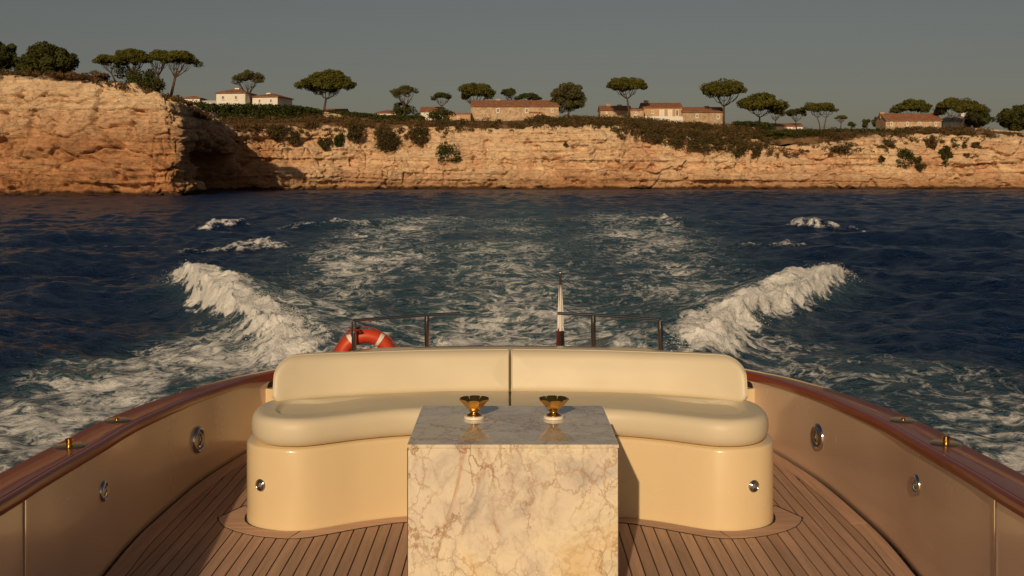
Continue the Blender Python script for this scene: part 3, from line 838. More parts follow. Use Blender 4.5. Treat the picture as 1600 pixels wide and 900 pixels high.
# mainland
pine(388, 364, 411, 107, 138, 262, "airy pine between the two white houses with red hipped roofs", seed=7, dense=0.75, mat='grey_leaf')
pine(513, 477, 549, 105, 156, 247, "big dense pine with thick trunk at the right end of the hedge", seed=8, dense=1.35, lean_px=8, mat='pine')
pine(632, 611, 654, 130, 160, 254, "thin greyish pine right of the thick trunked pine", seed=9, dense=0.7, mat='grey_leaf', low=3.0)
pine(690, 673, 708, 143, 160, 254, "small flat pine beside the little white gabled house", seed=10, dense=0.6, mat='pine2')
pine(742, 711, 773, 127, 160, 268, "wide umbrella pine behind the left end of the long farmhouse", seed=11, dense=1.1)
pine(796, 781, 812, 136, 156, 270, "small round pine behind the middle of the long farmhouse roof", seed=12, dense=0.6, mat='pine2')
pine(825, 808, 843, 144, 160, 272, "low flat pine just over the right half of the farmhouse roof", seed=13, dense=0.7, mat='pine2')
pine(888, 859, 917, 125, 176, 252, "tall bushy grey green tree at the right end of the farmhouse", shape='bushy', mat='grey_leaf', seed=14, dense=1.2, group='bushy pines')
pine(977, 945, 1008, 120, 146, 248, "classic flat umbrella pine with a single slim trunk above the scrub", seed=15, dense=1.2, lean_px=-6)
pine(1131, 1097, 1165, 123, 158, 249, "tall umbrella pine at the right end of the grey barn", seed=16, dense=1.1)
pine(1187, 1148, 1226, 145, 180, 247, "wide umbrella pine right of the tall one by the barn", seed=17, dense=1.2)
pine(1212, 1196, 1228, 168, 184, 262, "thin pine partly hidden behind the wide umbrella pine", seed=18, dense=0.5, mat='grey_leaf')
pine(1244, 1228, 1262, 169, 186, 255, "small dark pine standing over the low red roofed house", seed=19, dense=0.6, mat='pine2')
pine(1284, 1259, 1310, 159, 178, 252, "umbrella pine with two trunks right of the low red roofed house", seed=20, dense=0.8, trunks=2)
pine(1314, 1304, 1325, 180, 188, 262, "tiny flat pine between the two trunked pine and the stone house", seed=21, dense=0.45)
pine(1425, 1398, 1452, 153, 183, 262, "umbrella pine behind the roof of the right hand stone house", seed=22, dense=1.1)
pine(1497, 1464, 1533, 150, 186, 249, "wide pine in front of the white house with grey roof", seed=23, dense=1.1, trunks=2)
pine(1530, 1508, 1554, 163, 202, 256, "bushy tree filling the right side of the grey roofed house", shape='bushy', seed=24, mat='pine2', group='bushy pines')
pine(1590, 1558, 1625, 163, 206, 250, "dark bushy tree cut off by the right edge of the picture", shape='bushy', seed=25, dense=1.2, mat='pine2', group='bushy pines')

def shrub(cx, cy, w, h, Y, label, mat='shrub', name='shrub', group='shrubs on the cliff', per=90, leaf=0.17):
    """leafy mound; Y is the distance of the ground it grows from"""
    r = np.random.default_rng(int(cx * 7 + cy))
    X, Z = xat(cx, Y), zat(cy + h / 2, Y)
    W, H = w * Y / F, h * Y / F
    n = max(6, int(5 + w * h / 70))
    dr = r.normal(size=(n, 3)); dr /= np.linalg.norm(dr, axis=1)[:, None]
    C = np.stack([dr[:, 0] * W * 0.33, dr[:, 1] * W * 0.30, H * (0.5 + 0.33 * dr[:, 2])], 1)
    R = np.stack([W * r.uniform(0.15, 0.24, n), W * r.uniform(0.15, 0.24, n), H * r.uniform(0.15, 0.24, n)], 1)
    V, Fc = leaf_tris(C, R, per, leaf, r)
    root = empty(name, (X, Y, Z), label, "shrub", group)
    link("foliage", new_mesh("foliage", V, Fc), M[mat], root)
    st = MB()
    for k in range(3):
        st.tube([(r.normal(0, W * .04), 0.2, -0.3), (r.normal(0, W * .1), 0, H * 0.3), (r.normal(0, W * .2), r.normal(0, .2), H * 0.62)], [0.09, 0.06, 0.03], 5)
    link("stem", st.mesh("stem"), M['bark'], root)
    return root

def face_y(cx, cy):
    """distance of the cliff face or slope seen at a height (cy) over the shore point below cx"""
    Y = 228.0
    for _ in range(4):
        X = xat(cx, Y)
        j = np.argmin(np.abs(shx - X) + 1e6 * ~main)
        vz = np.clip((zat(cy, Y) + 1.2) / (top[j] + 1.2), 0, 1)
        Y = shy[j] + shs[j] * (0.15 * vz + 0.85 * vz ** 2.2) if zat(cy, Y) < top[j] else shy[j] + shs[j] + (zat(cy, Y) - top[j]) * 4
    return float(Y)

for cx, cy, w, h, lab, m_ in (
    (699, 242, 46, 42, "round dark green shrub hanging low on the cliff below the farmhouse", 'hedge'),
    (604, 219, 46, 50, "large drooping shrub on the cliff below the thin grey pine", 'shrub'),
    (507, 222, 26, 22, "round shrub on the cliff edge under the thick trunked pine", 'shrub'),
    (530, 217, 18, 28, "narrow upright shrub next to the round one under the thick trunked pine", 'hedge'),
    (553, 206, 26, 34, "dark shrub on the cliff lip left of the large drooping one", 'shrub'),
    (655, 212, 34, 38, "brownish shrub on the cliff top between the drooping and the round green shrub", 'shrub'),
    (432, 206, 36, 24, "shrub on the cliff top over the left corner of the lit cliff", 'shrub'),
    (457, 215, 22, 20, "small shrub right beside the one over the lit cliff corner", 'shrub'),
    (490, 197, 34, 20, "low brown shrub in front of the hedge below the hipped roof houses", 'scrub'),
    (886, 226, 12, 12, "tiny green tuft on the bare cliff face under the bushy grey tree", 'shrub'),
    (1325, 232, 56, 20, "wide low shrub on the slope left of the stone house", 'shrub'),
    (1386, 228, 26, 24, "grey brown shrub on the slope under the left end of the stone house", 'scrub'),
    (1412, 248, 36, 34, "big dark shrub spilling down the slope under the stone house", 'hedge'),
    (1438, 256, 20, 24, "small grey shrub at the foot of the big dark one under the stone house", 'shrub'),
    (1476, 243, 24, 36, "upright dark green bush under the right end of the stone house", 'hedge'),
    (1455, 224, 20, 24, "brown shrub just above the upright dark green bush", 'scrub'),
    (1500, 229, 22, 14, "small round shrub right of the upright dark green bush", 'shrub'),
    (1513, 243, 30, 12, "flat green shrub lowest on the slope near the right edge", 'shrub'),
    (1528, 228, 24, 16, "pale brown shrub on the slope under the grey roofed house", 'scrub'),
    (1378, 248, 12, 10, "tiny round shrub left of the big dark one", 'shrub'),
    (148, 121, 50, 22, "dry reddish bush on the headland left of the small leaning pine", 'scrub'),
    (226, 132, 64, 42, "large dark bush under the umbrella pines on the headland edge", 'pine2'),
    (1182, 237, 18, 22, "small dark bush on the red slope below the wide umbrella pine", 'shrub'),
):
    Y = 168.0 if cx < 240 else face_y(cx, cy) - 0.6
    shrub(cx, cy, w, h, Y, lab, m_)
for cx, cy, w, h, Y, lab in ((1354, 193, 18, 14, 262, "round tree-like bush on the skyline left of the stone house"), (1372, 191, 20, 18, 258, "dark bush touching the left end of the stone house"),
                             (1330, 195, 16, 9, 262, "small bush on the skyline by the tiny flat pine"), (689, 180, 44, 24, 246, "dark bush in front of the little white gabled house"),
                             (627, 168, 26, 18, 262, "round bush behind the trunk of the thin grey pine"), (1040, 170, 14, 10, 262, "small bush on the skyline right of the umbrella pine roof")):
    if cx == 1040: continue
    shrub(cx, cy, w, h, Y, lab, 'pine2', group='bushes on the skyline', leaf=0.2)

def hedge(pts, label, mat='hedge', depth=2.2, name='hedge'):
    """pts: (x px, top px, bottom px, distance)"""
    r = np.random.default_rng(int(pts[0][0]))
    P = np.array(pts, float)
    L = np.interp
    n = int((P[-1, 0] - P[0, 0]) * 1.1)
    x = np.linspace(P[0, 0], P[-1, 0], n)
    tp, bt, Y = (np.interp(x, P[:, 0], P[:, k]) for k in (1, 2, 3))
    C, R = [], []
    for f in (0.12, 0.4, 0.68, 0.86):
        yy = Y + r.normal(0, depth * 0.35, n)
        C.append(np.stack([(x + r.normal(0, 1.5, n) - 797) * Y / F, yy, CAM_Z - (bt + (tp - bt) * f + r.normal(0, 0.8, n) - 275) * Y / F], 1))
        hh = (bt - tp) * Y / F
        R.append(np.stack([r.uniform(0.5, 0.9, n), np.full(n, 0.7), hh * 0.2], 1))
    C, R = np.concatenate(C), np.concatenate(R)
    V, Fc = leaf_tris(C, R, 26, 0.2, r)
    base = C.mean(0)
    o = link(name, new_mesh(name, V - base, Fc), M[mat], None, tuple(base))
    return tag(o, label, "hedge", "clipped hedges on the cliff top")

hedge([(252, 152, 186, 236), (285, 157, 190, 236), (330, 163, 190, 238), (420, 164, 188, 240), (470, 166, 184, 240), (500, 172, 184, 241)], "long dark green hedge in front of the white hipped roof houses")
hedge([(512, 174, 184, 243), (560, 177, 190, 243), (610, 181, 196, 243), (660, 182, 194, 243)], "hedge right of the thick trunked pine, sloping down to the right")
hedge([(1148, 191, 204, 246), (1180, 190, 206, 246), (1206, 194, 206, 246)], "short rounded hedge under the wide umbrella pine")
hedge([(1168, 206, 222, 240), (1230, 205, 222, 240), (1300, 203, 224, 240), (1350, 202, 220, 241), (1392, 204, 214, 242)], "long low hedge left of the right hand stone house")

# ground cover: dry scrub along the cliff edge, too mixed to count
def scrub_cover(label, n, xr, fy, dens, mat, sz=(0.5, 1.2), seed=0, per=46, name='scrub'):
    r = np.random.default_rng(90 + seed)
    x = r.uniform(*xr, n * 6); Y0 = fy(x, r)
    w_ = dens(x, Y0)
    k = r.uniform(0, 1, len(x)) < w_
    x, Y0 = x[k][:n], Y0[k][:n]
    z = ground(x, Y0)
    s = r.uniform(*sz, len(x))
    C = np.stack([x, Y0, z + s * 0.35], 1)
    R = np.stack([s * 1.1, s * 1.1, s * 0.7], 1)
    V, Fc = leaf_tris(C, R, per, 0.17, r)
    tag(link(name, new_mesh(name, V, Fc), M[mat]), label, "scrub", None, "stuff")
def slope_y(x, r):
    ye, _ = edge_at(x)
    return ye + (246 - ye) * r.uniform(-0.03, 0.80, len(x)) ** 1.2 + 0.6
pxof = lambda x, Y: 797 + F * x / Y
D1 = lambda x, Y: sstep(-0.15, 0.22, fbm(x * 0.16, Y * 0.25, 5.0, 3) + np.interp(pxof(x, Y), [240, 800, 880, 1180, 1240, 1600], [-.02, -.02, .3, .3, .0, .02])) * np.interp(pxof(x, Y), [240, 400, 520, 660, 760, 840, 900, 1190, 1230, 1300, 1380, 1560, 1620], [.5, .45, .55, .7, .5, .9, 1, 1, .5, .3, .45, .5, .4])
scrub_cover("dry brown scrub covering the top of the cliffs", 1100, (-72, 118), slope_y, D1, 'scrub', seed=1)
scrub_cover("olive green scrub mixed along the top of the cliffs", 700, (-72, 118), slope_y, lambda x, Y: D1(x, Y) * np.where(vnoise(x * 0.12, Y * 0.12) > -0.05, 1, 0.12), 'shrub', seed=2, sz=(0.5, 1.2))
scrub_cover("dry grass and low scrub on the headland top", 620, (-90, -45.5), lambda x, r: np.where(x > -50, 156.5, 154.8) + 26 * r.uniform(0, 1, len(x)) ** 1.4, lambda x, Y: np.ones_like(x), 'scrub', (0.3, 0.85), 3)
# scrub spilling down the face
def face_scrub(label, n, seed, boxes, mat, sz):
    r = np.random.default_rng(seed)
    C = []
    for (x0, x1, y0a, y0b, y1a, y1b, cnt) in boxes:
        for _ in range(cnt):
            t = r.uniform(); cx = x0 + (x1 - x0) * t
            lo, hi = y0a + (y0b - y0a) * t, y1a + (y1b - y1a) * t
            cy = lo + (hi - lo) * r.uniform() ** 1.25
            Y = face_y(cx, cy) - 0.1
            C.append((xat(cx, Y), Y, zat(cy, Y)))
    C = np.array(C); s = r.uniform(*sz, len(C))
    V, Fc = leaf_tris(C, np.stack([s * 1.15, s * 0.9, s * 0.8], 1), 60, 0.17, r)
    tag(link("cliff_scrub", new_mesh("cliff_scrub", V, Fc), M[mat]), label, "scrub", None, "stuff")
face_scrub("olive scrub spilling over the cliff edge right of the umbrella pine", 0, 5,
           [(840, 1040, 182, 186, 196, 212, 120), (1000, 1110, 188, 196, 214, 240, 190), (1080, 1165, 198, 206, 238, 243, 150), (1150, 1215, 208, 214, 240, 226, 36), (1360, 1600, 208, 210, 222, 222, 50), (700, 850, 188, 188, 200, 200, 30)], 'shrub', (0.55, 1.3))
face_scrub("dry brown scrub dotted over the cliff edge", 0, 6,
           [(380, 700, 192, 196, 212, 216, 80), (700, 960, 192, 190, 212, 202, 46), (960, 1200, 194, 206, 214, 236, 110), (1170, 1400, 222, 220, 246, 240, 44), (1380, 1600, 206, 208, 240, 232, 60), (255, 380, 186, 190, 235, 225, 90)], 'scrub', (0.35, 0.9))

# ------------------------------------------------------------------ houses
def house(cx, x0, x1, eave, roof_top, base, Y, label, wall='white_wall', roof='hip', windows=(), depth=None, rotz=0.0, chimney=None, roofmat='roof', name='house', doors=(), group='houses on the cliff top'):
    W = (x1 - x0) * Y / F
    X = xat((x0 + x1) / 2, Y)
    zg = zat(base, Y) - 1.0
    Hw = zat(eave, Y) - zg
    Hr = (eave - roof_top) * Y / F
    D = depth or W * 0.7
    root = empty(name, (X, Y, zg), label, "house", group, rotz)
    w2, d2 = W / 2, D / 2
    mb = MB()
    mb.box(-w2, w2, 0, D, 0, Hw)
    if roof == 'gable':      # ridge along x: gable ends closed with masonry
        for sx in (-1, 1):
            b = len(mb.v)
            xa, xb_ = sx * w2, sx * (w2 - 0.3)
            mb.v += [(xa, 0, Hw), (xa, D, Hw), (xa, d2, Hw + Hr - .12), (xb_, 0, Hw), (xb_, D, Hw), (xb_, d2, Hw + Hr - .12)]
            mb.f += [[b, b + 1, b + 2], [b + 5, b + 4, b + 3], [b, b + 2, b + 5, b + 3], [b + 1, b + 4, b + 5, b + 2]]
    link("wall", mb.mesh("wall"), M[wall], root)
    e = 0.35
    rb = MB()
    th = 0.16
    if roof == 'hip':
        rl = max(0.2, W / 2 - D / 2)
        lo = [(-w2 - e, -e), (w2 + e, -e), (w2 + e, D + e), (-w2 - e, D + e)]
        for dz in (0.03, 0.03 + th):
            rb.v += [(x, y_, Hw + dz) for x, y_ in lo]
        rb.v += [(-rl, d2, Hw + Hr + th), (rl, d2, Hw + Hr + th)]
        rb.f += [[3, 2, 1, 0], [0, 1, 5, 4], [1, 2, 6, 5], [2, 3, 7, 6], [3, 0, 4, 7], [4, 5, 9, 8], [5, 6, 9], [6, 7, 8, 9], [7, 4, 8]]
    elif roof == 'gable':
        prof = [(-e, Hw - e * Hr / d2 + .02), (d2, Hw + Hr + .02), (D + e, Hw - e * Hr / d2 + .02), (D + e, Hw - e * Hr / d2 + th + .02), (d2, Hw + Hr + th + .02), (-e, Hw - e * Hr / d2 + th + .02)]
        for x in (-w2 - 0.15, w2 + 0.15):
            rb.v += [(x, y_, z_) for y_, z_ in prof]
        rb.f += [[0, 1, 4, 5], [1, 2, 3, 4], [11, 10, 7, 6], [10, 9, 8, 7]] + [[i, i + 6, (i + 1) % 6 + 6, (i + 1) % 6] for i in range(6)]
    else:                    # single pitch falling to the viewer
        prof = [(-e, Hw), (D, Hw + Hr), (D, Hw + Hr + th), (-e, Hw + th)]
        for x in (-w2 - 0.15, w2 + 0.15):
            rb.v += [(x, y_, z_ + .02) for y_, z_ in prof]
        rb.f += [[0, 1, 2, 3], [7, 6, 5, 4]] + [[i, i + 4, (i + 1) % 4 + 4, (i + 1) % 4] for i in range(4)]
    ro = link("roof", rb.mesh("roof"), M[roofmat], root)
    if chimney:
        for cxp, ct in chimney:
            c = MB(); xx = xat(cxp, Y) - X; zt_ = zat(ct, Y) - zg
            c.box(xx - .45, xx + .45, d2 - .35, d2 + .35, Hw + Hr * .4, zt_).box(xx - .55, xx + .55, d2 - .45, d2 + .45, zt_ - .3, zt_ - .12)
            link("chimney", c.mesh("chimney"), M[wall], ro)
    for wx, wt, wb, ww in windows:
        xx = xat(wx, Y) - X; hw = ww * Y / F / 2
        za, zb_ = zat(wb, Y) - zg, zat(wt, Y) - zg
        f = MB(); q = 0.17
        f.box(xx - hw, xx - hw + q, -.07, 0.02, za, zb_).box(xx + hw - q, xx + hw, -.07, 0.02, za, zb_)
        f.box(xx - hw + q, xx + hw - q, -.07, 0.02, za, za + q).box(xx - hw + q, xx + hw - q, -.07, 0.02, zb_ - q, zb_).box(xx - .03, xx + .03, -.05, 0.02, za + q, zb_ - q)
        f.box(xx - hw - .05, xx + hw + .05, -.16, .02, za - .1, za)
        wo = link("window", f.mesh("window"), M['shutter'], root)
        link("pane", MB().box(xx - hw + q, xx + hw - q, -.02, .01, za + q, zb_ - q).mesh("pane"), M['glass'], wo)
    for wx, wt, wb, ww, mm in doors:
        xx = xat(wx, Y) - X; hw = ww * Y / F / 2
        za, zb_ = zat(wb, Y) - zg, zat(wt, Y) - zg
        do = link("door", MB().box(xx - hw, xx - .02, -.06, .02, za, zb_).box(xx + .02, xx + hw, -.06, .02, za, zb_).mesh("door"), M[mm], root)
        link("door_frame", MB().box(xx - hw - .1, xx - hw, -.1, .02, za, zb_ + .1).box(xx + hw, xx + hw + .1, -.1, .02, za, zb_ + .1).mesh("door_frame"), M['shutter'], do)
    return root

house(364, 337, 384, 146, 138, 168, 250, "white house with red hipped roof and two windows, left of a pair", windows=((348, 149, 156, 5), (369, 149, 156, 5)), depth=6.6, chimney=((363, 136),), rotz=-0.12)
house(420, 393, 435, 152, 145, 168, 252, "white house with red hipped roof, right of the pair", windows=((405, 154.5, 161, 4.5), (424, 154.5, 161, 4.5)), depth=8.5, chimney=((408, 143),), rotz=-0.20)
house(328, 318, 337, 159, 158, 170, 252, "low flat white annex at the left of the hipped roof houses", roof='shed', depth=3, roofmat='white_wall', windows=((326, 161, 164, 4),))
house(298, 286, 312, 154, 150, 168, 262, "small house with only its red roof showing over the hedge by the headland", windows=((294, 156, 161, 3),), depth=5)
house(527, 507, 540, 174, 170, 186, 262, "low red roof behind the thick trunked pine", roof='gable', depth=5)
house(606, 588, 621, 177, 172, 188, 264, "small white house with dark red roof behind the sloping hedge", depth=5, windows=((600, 178, 181, 3),))
house(672, 657, 692, 174, 167, 190, 256, "little white house with red roof left of the farmhouse", roof='gable', depth=5, windows=((663, 174, 179, 3.5),))
house(803, 736, 873, 166, 156, 194, 250, "long stone farmhouse with red tiled roof and narrow windows", 'stone', 'gable', windows=((778, 169, 176.5, 5), (823, 169, 176.5, 5), (863, 170, 175.5, 4)), depth=7.5, chimney=((778, 153),), name='farmhouse')
house(717, 700, 735, 178, 176, 196, 246, "low ochre outbuilding at the left end of the farmhouse", 'ochre_wall', 'shed', windows=((716, 182, 187, 4),), depth=4)
house(836, 828, 846, 176, 175, 194, 247, "small square ochre porch in front of the farmhouse", 'ochre_wall', 'shed', windows=((837, 179, 184, 4),), depth=2.5)
house(955, 938, 986, 172, 165, 186, 258, "house with broken red roof left of the slim umbrella pine", 'stone', 'gable', windows=((948, 174, 178, 3),), chimney=((952, 161), (970, 162)), depth=6)
house(1035, 1005, 1066, 168, 160, 194, 253, "ochre house with red roof, terrace doors and tall chimney", 'ochre_wall', 'gable', windows=((1020, 172, 178, 4), (1058, 171, 182, 5)), doors=((1034, 171, 183, 7, 'white_wall'), (1047, 171, 183, 6, 'white_wall')), chimney=((1013, 155), (1064, 160)), depth=8)
house(993, 984, 1006, 172, 168, 190, 250, "small stone lean-to at the left of the ochre house", 'stone', 'shed', windows=((994, 175, 180, 4),), depth=5)
house(1098, 1066, 1131, 175, 167, 200, 252, "grey stone barn with red roof joined to the ochre house", 'grey_stone', 'gable', windows=((1089, 178, 184.5, 4.5), (1122, 179, 186, 4.5)), chimney=((1108, 164),), depth=7, name='barn')
house(1232, 1212, 1254, 197, 193, 208, 256, "low house with red roof under the small dark pine", 'white_wall', 'gable', windows=((1225, 199, 202, 3.5), (1240, 199, 202, 3.5)), depth=5)
house(1427, 1384, 1471, 188, 177, 208, 250, "stone house with red tiled roof and four narrow windows at right", 'stone', 'gable', windows=((1393, 190, 197, 4), (1418, 190, 197, 4), (1437, 190, 197, 4), (1462, 190, 197, 4)), depth=7, chimney=((1386, 174), (1469, 174)))
house(1499, 1474, 1525, 190, 178, 206, 258, "white house with grey roof behind the wide pine at right", 'white_wall', 'hip', windows=((1482, 192, 197, 4), (1512, 192, 197, 4)), roofmat='grey_roof', chimney=((1513, 175),), depth=7)

def low_wall(pts, label, mat='stone', th=0.5, name='stone_wall'):
    """pts: (x px, top px, bottom px, distance)"""
    mb = MB()
    P = [((x - 797) * Y / F, Y, zat(t, Y), zat(b, Y)) for x, t, b, Y in pts]
    for x, Y, zt_, zb_ in P:
        mb.v += [(x, Y, zb_ - 1), (x, Y + th, zb_ - 1), (x, Y + th, zt_), (x, Y, zt_)]
    for i in range(len(P) - 1):
        for k in range(4):
            mb.f.append([i * 4 + k, i * 4 + 4 + k, i * 4 + 4 + (k + 1) % 4, i * 4 + (k + 1) % 4])
    mb.f += [[0, 1, 2, 3], [len(mb.v) - 1, len(mb.v) - 2, len(mb.v) - 3, len(mb.v) - 4]]
    o = link(name, mb.mesh(name), M[mat])
    return tag(o, label, "wall", "low walls on the cliff top")
low_wall([(505, 174, 182, 241), (540, 181, 188, 241), (575, 186, 192, 241), (602, 190, 196, 241)], "low stone wall running downhill under the sloping hedge")
low_wall([(1008, 181, 192, 249), (1067, 182, 194, 249)], "white terrace wall in front of the ochre house", 'white_wall')
low_wall([(1075, 193, 198, 246), (1130, 196, 201, 246), (1186, 199, 204, 245)], "low stone wall running from the barn to the hedge")
low_wall([(1376, 204, 210, 245), (1472, 203, 210, 245)], "stone terrace wall under the right hand stone house")
low_wall([(1524, 200, 205, 247), (1600, 206, 211, 247), (1640, 208, 213, 247)], "low stone wall at the far right under the bushy trees")

# ------------------------------------------------------------------ the yacht (drawn in units of 0.88 m, origin on deck under the camera)
U = 0.88
DZ = CAM_Z - 1.9 * U
YROOT = Vector((0, 5.0, 0))
def W3(x, y_, h):
    return Vector((x * U, y_ * U, DZ + h * U))
def part(name, mb, mat, parent, rootloc, smooth=None):
    me = mb.mesh(name, xf=lambda p: tuple(W3(*p) - rootloc)) if isinstance(mb, MB) else new_mesh(name, [tuple(W3(*p) - rootloc) for p in mb[0]], mb[1])
    if smooth: smooth_by_angle(me, smooth)
    return link(name, me, M[mat] if mat else None, parent)

yacht = empty("yacht", YROOT, "cream motor yacht stern with mahogany cap rail and teak deck", "boat")
side_pts = [(1.72, 0.0), (1.79, 2.2), (1.86, 4.0), (1.90, 4.6), (1.936, 5.33), (1.962, 5.73), (1.968, 6.1), (1.94, 6.88), (1.875, 7.4), (1.79, 7.86), (1.68, 8.1), (1.48, 8.32), (1.1, 8.47), (0.55, 8.55), (0.0, 8.57)]
NS = 150
SC = spline(side_pts, NS)
tg = np.gradient(SC, axis=0); tg /= np.linalg.norm(tg, axis=1)[:, None]
tg[-1] = (-1, 0)
SN = np.stack([tg[:, 1], -tg[:, 0]], 1)                     # outward on the starboard (right) side
def sheer(y_):
    return 0.473 + (7.86 - np.minimum(y_, 8.0)) * 0.0575
SHR = sheer(SC[:, 1])
def sweep(profile, side, i0=0, i1=NS, closed=True):
    """profile(i) -> [(offset outward, height)]"""
    mb = MB(); k = None
    for i in range(i0, i1):
        pr = profile(i); k = len(pr)
        for o, h in pr:
            mb.v.append((side * (SC[i, 0] + SN[i, 0] * o), SC[i, 1] + SN[i, 1] * o, h))
    n = i1 - i0
    for i in range(n - 1):
        for j in range(k if closed else k - 1):
            q = [i * k + j, i * k + (j + 1) % k, (i + 1) * k + (j + 1) % k, (i + 1) * k + j]
            mb.f.append(q if side > 0 else q[::-1])
    if closed:
        a, b = list(range(k)), [(n - 1) * k + j for j in range(k)]
        mb.f += [a[::-1], b] if side > 0 else [a, b[::-1]]
    return mb
def capw(i):
    return float(np.interp(SC[i, 1], [5.8, 6.4, 7.2, 8.0, 8.5], [0.205, 0.195, 0.145, 0.09, 0.07]))

def toew(i):
    return float(np.interp(SC[i, 1], [7.25, 7.9], [0.003, 0.036]))

# deck: black caulking sheet with teak planks on it
XY = SC[SC[:, 1].argsort()]
def inner_x(y_):
    return np.interp(y_, SC[:110, 1], SC[:110, 0])
dk = [(x - 0.0, y_) for x, y_ in SC[:118]]
deck_mb = MB().prism([(-x, y_) for x, y_ in dk] + [(x, y_) for x, y_ in dk[::-1]], -0.06, -0.006)
deck = part("deck", deck_mb, 'caulk', yacht, YROOT)
FB = np.array([(0, 6.315), (0.3, 6.30), (0.583, 6.262), (0.803, 6.178), (0.96, 6.085), (1.05, 6.033), (1.124, 6.008), (1.21, 6.006), (1.292, 6.03), (1.375, 6.078), (1.434, 6.15), (1.465, 6.25), (1.478, 6.40)])
FBs = spline(FB, 90)
MO = np.array([(0, 6.215), (0.3, 6.20), (0.58, 6.163), (0.782, 6.072), (0.975, 5.95), (1.06, 5.905), (1.12, 5.885), (1.2, 5.888), (1.351, 5.935), (1.489, 6.03), (1.57, 6.13), (1.615, 6.24)])
MOs = spline(MO, 90)
mo_y = lambda x: np.interp(abs(x), MOs[:, 0], MOs[:, 1])
PW, GAP, MW = 0.0645, 0.0074, 0.105
ysamp = np.arange(1.2, 8.2, 0.06)
xm = inner_x(ysamp) - MW - GAP
nst = int(2.0 / PW) + 1
def plank(poly):
    part("plank", MB().prism(poly, -0.02, 0.0), 'teak', deck, YROOT)
for sgn in (-1, 1):
    for s in range(nst):
        a, b = s * PW + GAP / 2, (s + 1) * PW - GAP / 2
        if a > xm.max(): continue
        if b < 1.495:
            poly = [(a, 1.2), (b, 1.2), (b, mo_y(b) - 1.5 * GAP), (a, mo_y(a) - 1.5 * GAP)]
        else:
            k = xm > a + 0.004
            yy = ysamp[k]; hi = np.minimum(b, xm[k])
            if len(yy) < 3: continue
            if (xm[k] >= b).all(): poly = [(a, yy[0]), (b, yy[0]), (b, yy[-1]), (a, yy[-1])]
            else:
                clip = xm[k] < b
                pts = [(h_, y__) for h_, y__, c, pc, ncl in zip(hi, yy, clip, np.roll(clip, 1), np.roll(clip, -1)) if c or pc or ncl or y__ in (yy[0], yy[-1])]
                poly = [(a, yy[0])] + pts + [(a, yy[-1])]
        poly = [(sgn * x, y_) for x, y_ in poly]
        plank(poly if sgn > 0 else poly[::-1])
    # margin planks along the bulwark
    cuts = [2, 26, 47, 68, 92, 117]
    for c0, c1 in zip(cuts[:-1], cuts[1:]):
        idx = list(range(c0, c1 + 1))
        inn = [(SC[i, 0] - SN[i, 0] * 0.012, SC[i, 1] - SN[i, 1] * 0.012) for i in idx]
        out = [(SC[i, 0] - SN[i, 0] * MW, SC[i, 1] - SN[i, 1] * MW) for i in idx]
        inn[-1] = (inn[-1][0], inn[-1][1] - .004); out[-1] = (out[-1][0], out[-1][1] - .004)
        poly = [(sgn * x, y_) for x, y_ in inn + out[::-1]]
        part("margin_plank", MB().prism(poly[::-1] if sgn > 0 else poly, -0.02, 0.001), 'teak', deck, YROOT)
    # bevelled margin round the sofa base
    kb = FBs[:, 0] <= 1.13; km = MOs[:, 0] <= 1.165
    fi = [(x, y_ - 0.008) for x, y_ in list(FBs[kb])[::3] + [FBs[kb][-1]]]; fo = [(x, y_) for x, y_ in list(MOs[km])[::3] + [MOs[km][-1]]]
    fi = [(x + .003, y_) for x, y_ in fi]; fo = [(x + .003, y_) for x, y_ in fo]
    poly = [(sgn * x, y_) for x, y_ in fo + fi[::-1]]
    part("margin_plank", MB().prism(poly if sgn > 0 else poly[::-1], -0.02, 0.003), 'teak_m', deck, YROOT)
    fi = [(x + .008, y_ - 0.006) for x, y_ in [FBs[kb][-1]] + list(FBs[~kb])[::3]]; fo = [(x + .004, y_) for x, y_ in [MOs[km][-1]] + list(MOs[~km])[::3]] + [(1.615, 6.24)]
    poly = [(sgn * (x + .004), y_) for x, y_ in fo + [(1.52, 6.46)] + fi[::-1]]
    part("margin_plank", MB().prism(poly if sgn > 0 else poly[::-1], -0.02, 0.003), 'teak_m', deck, YROOT)

    mt = np.gradient(MOs, axis=0); mt /= np.linalg.norm(mt, axis=1)[:, None]
    ring = [(x + t_[1] * 0.011, y_ - t_[0] * 0.011) for (x, y_), t_ in zip(MOs, mt)][::3]
    poly = [(sgn * x, y_) for x, y_ in ring + [(1.632, 6.243), (1.535, 6.475), (1.47, 6.45), (1.2, 6.1), (0.0, 6.35)]]
    part("caulk_line", MB().prism(poly if sgn > 0 else poly[::-1], -0.02, 0.0012), 'caulk', deck, YROOT)
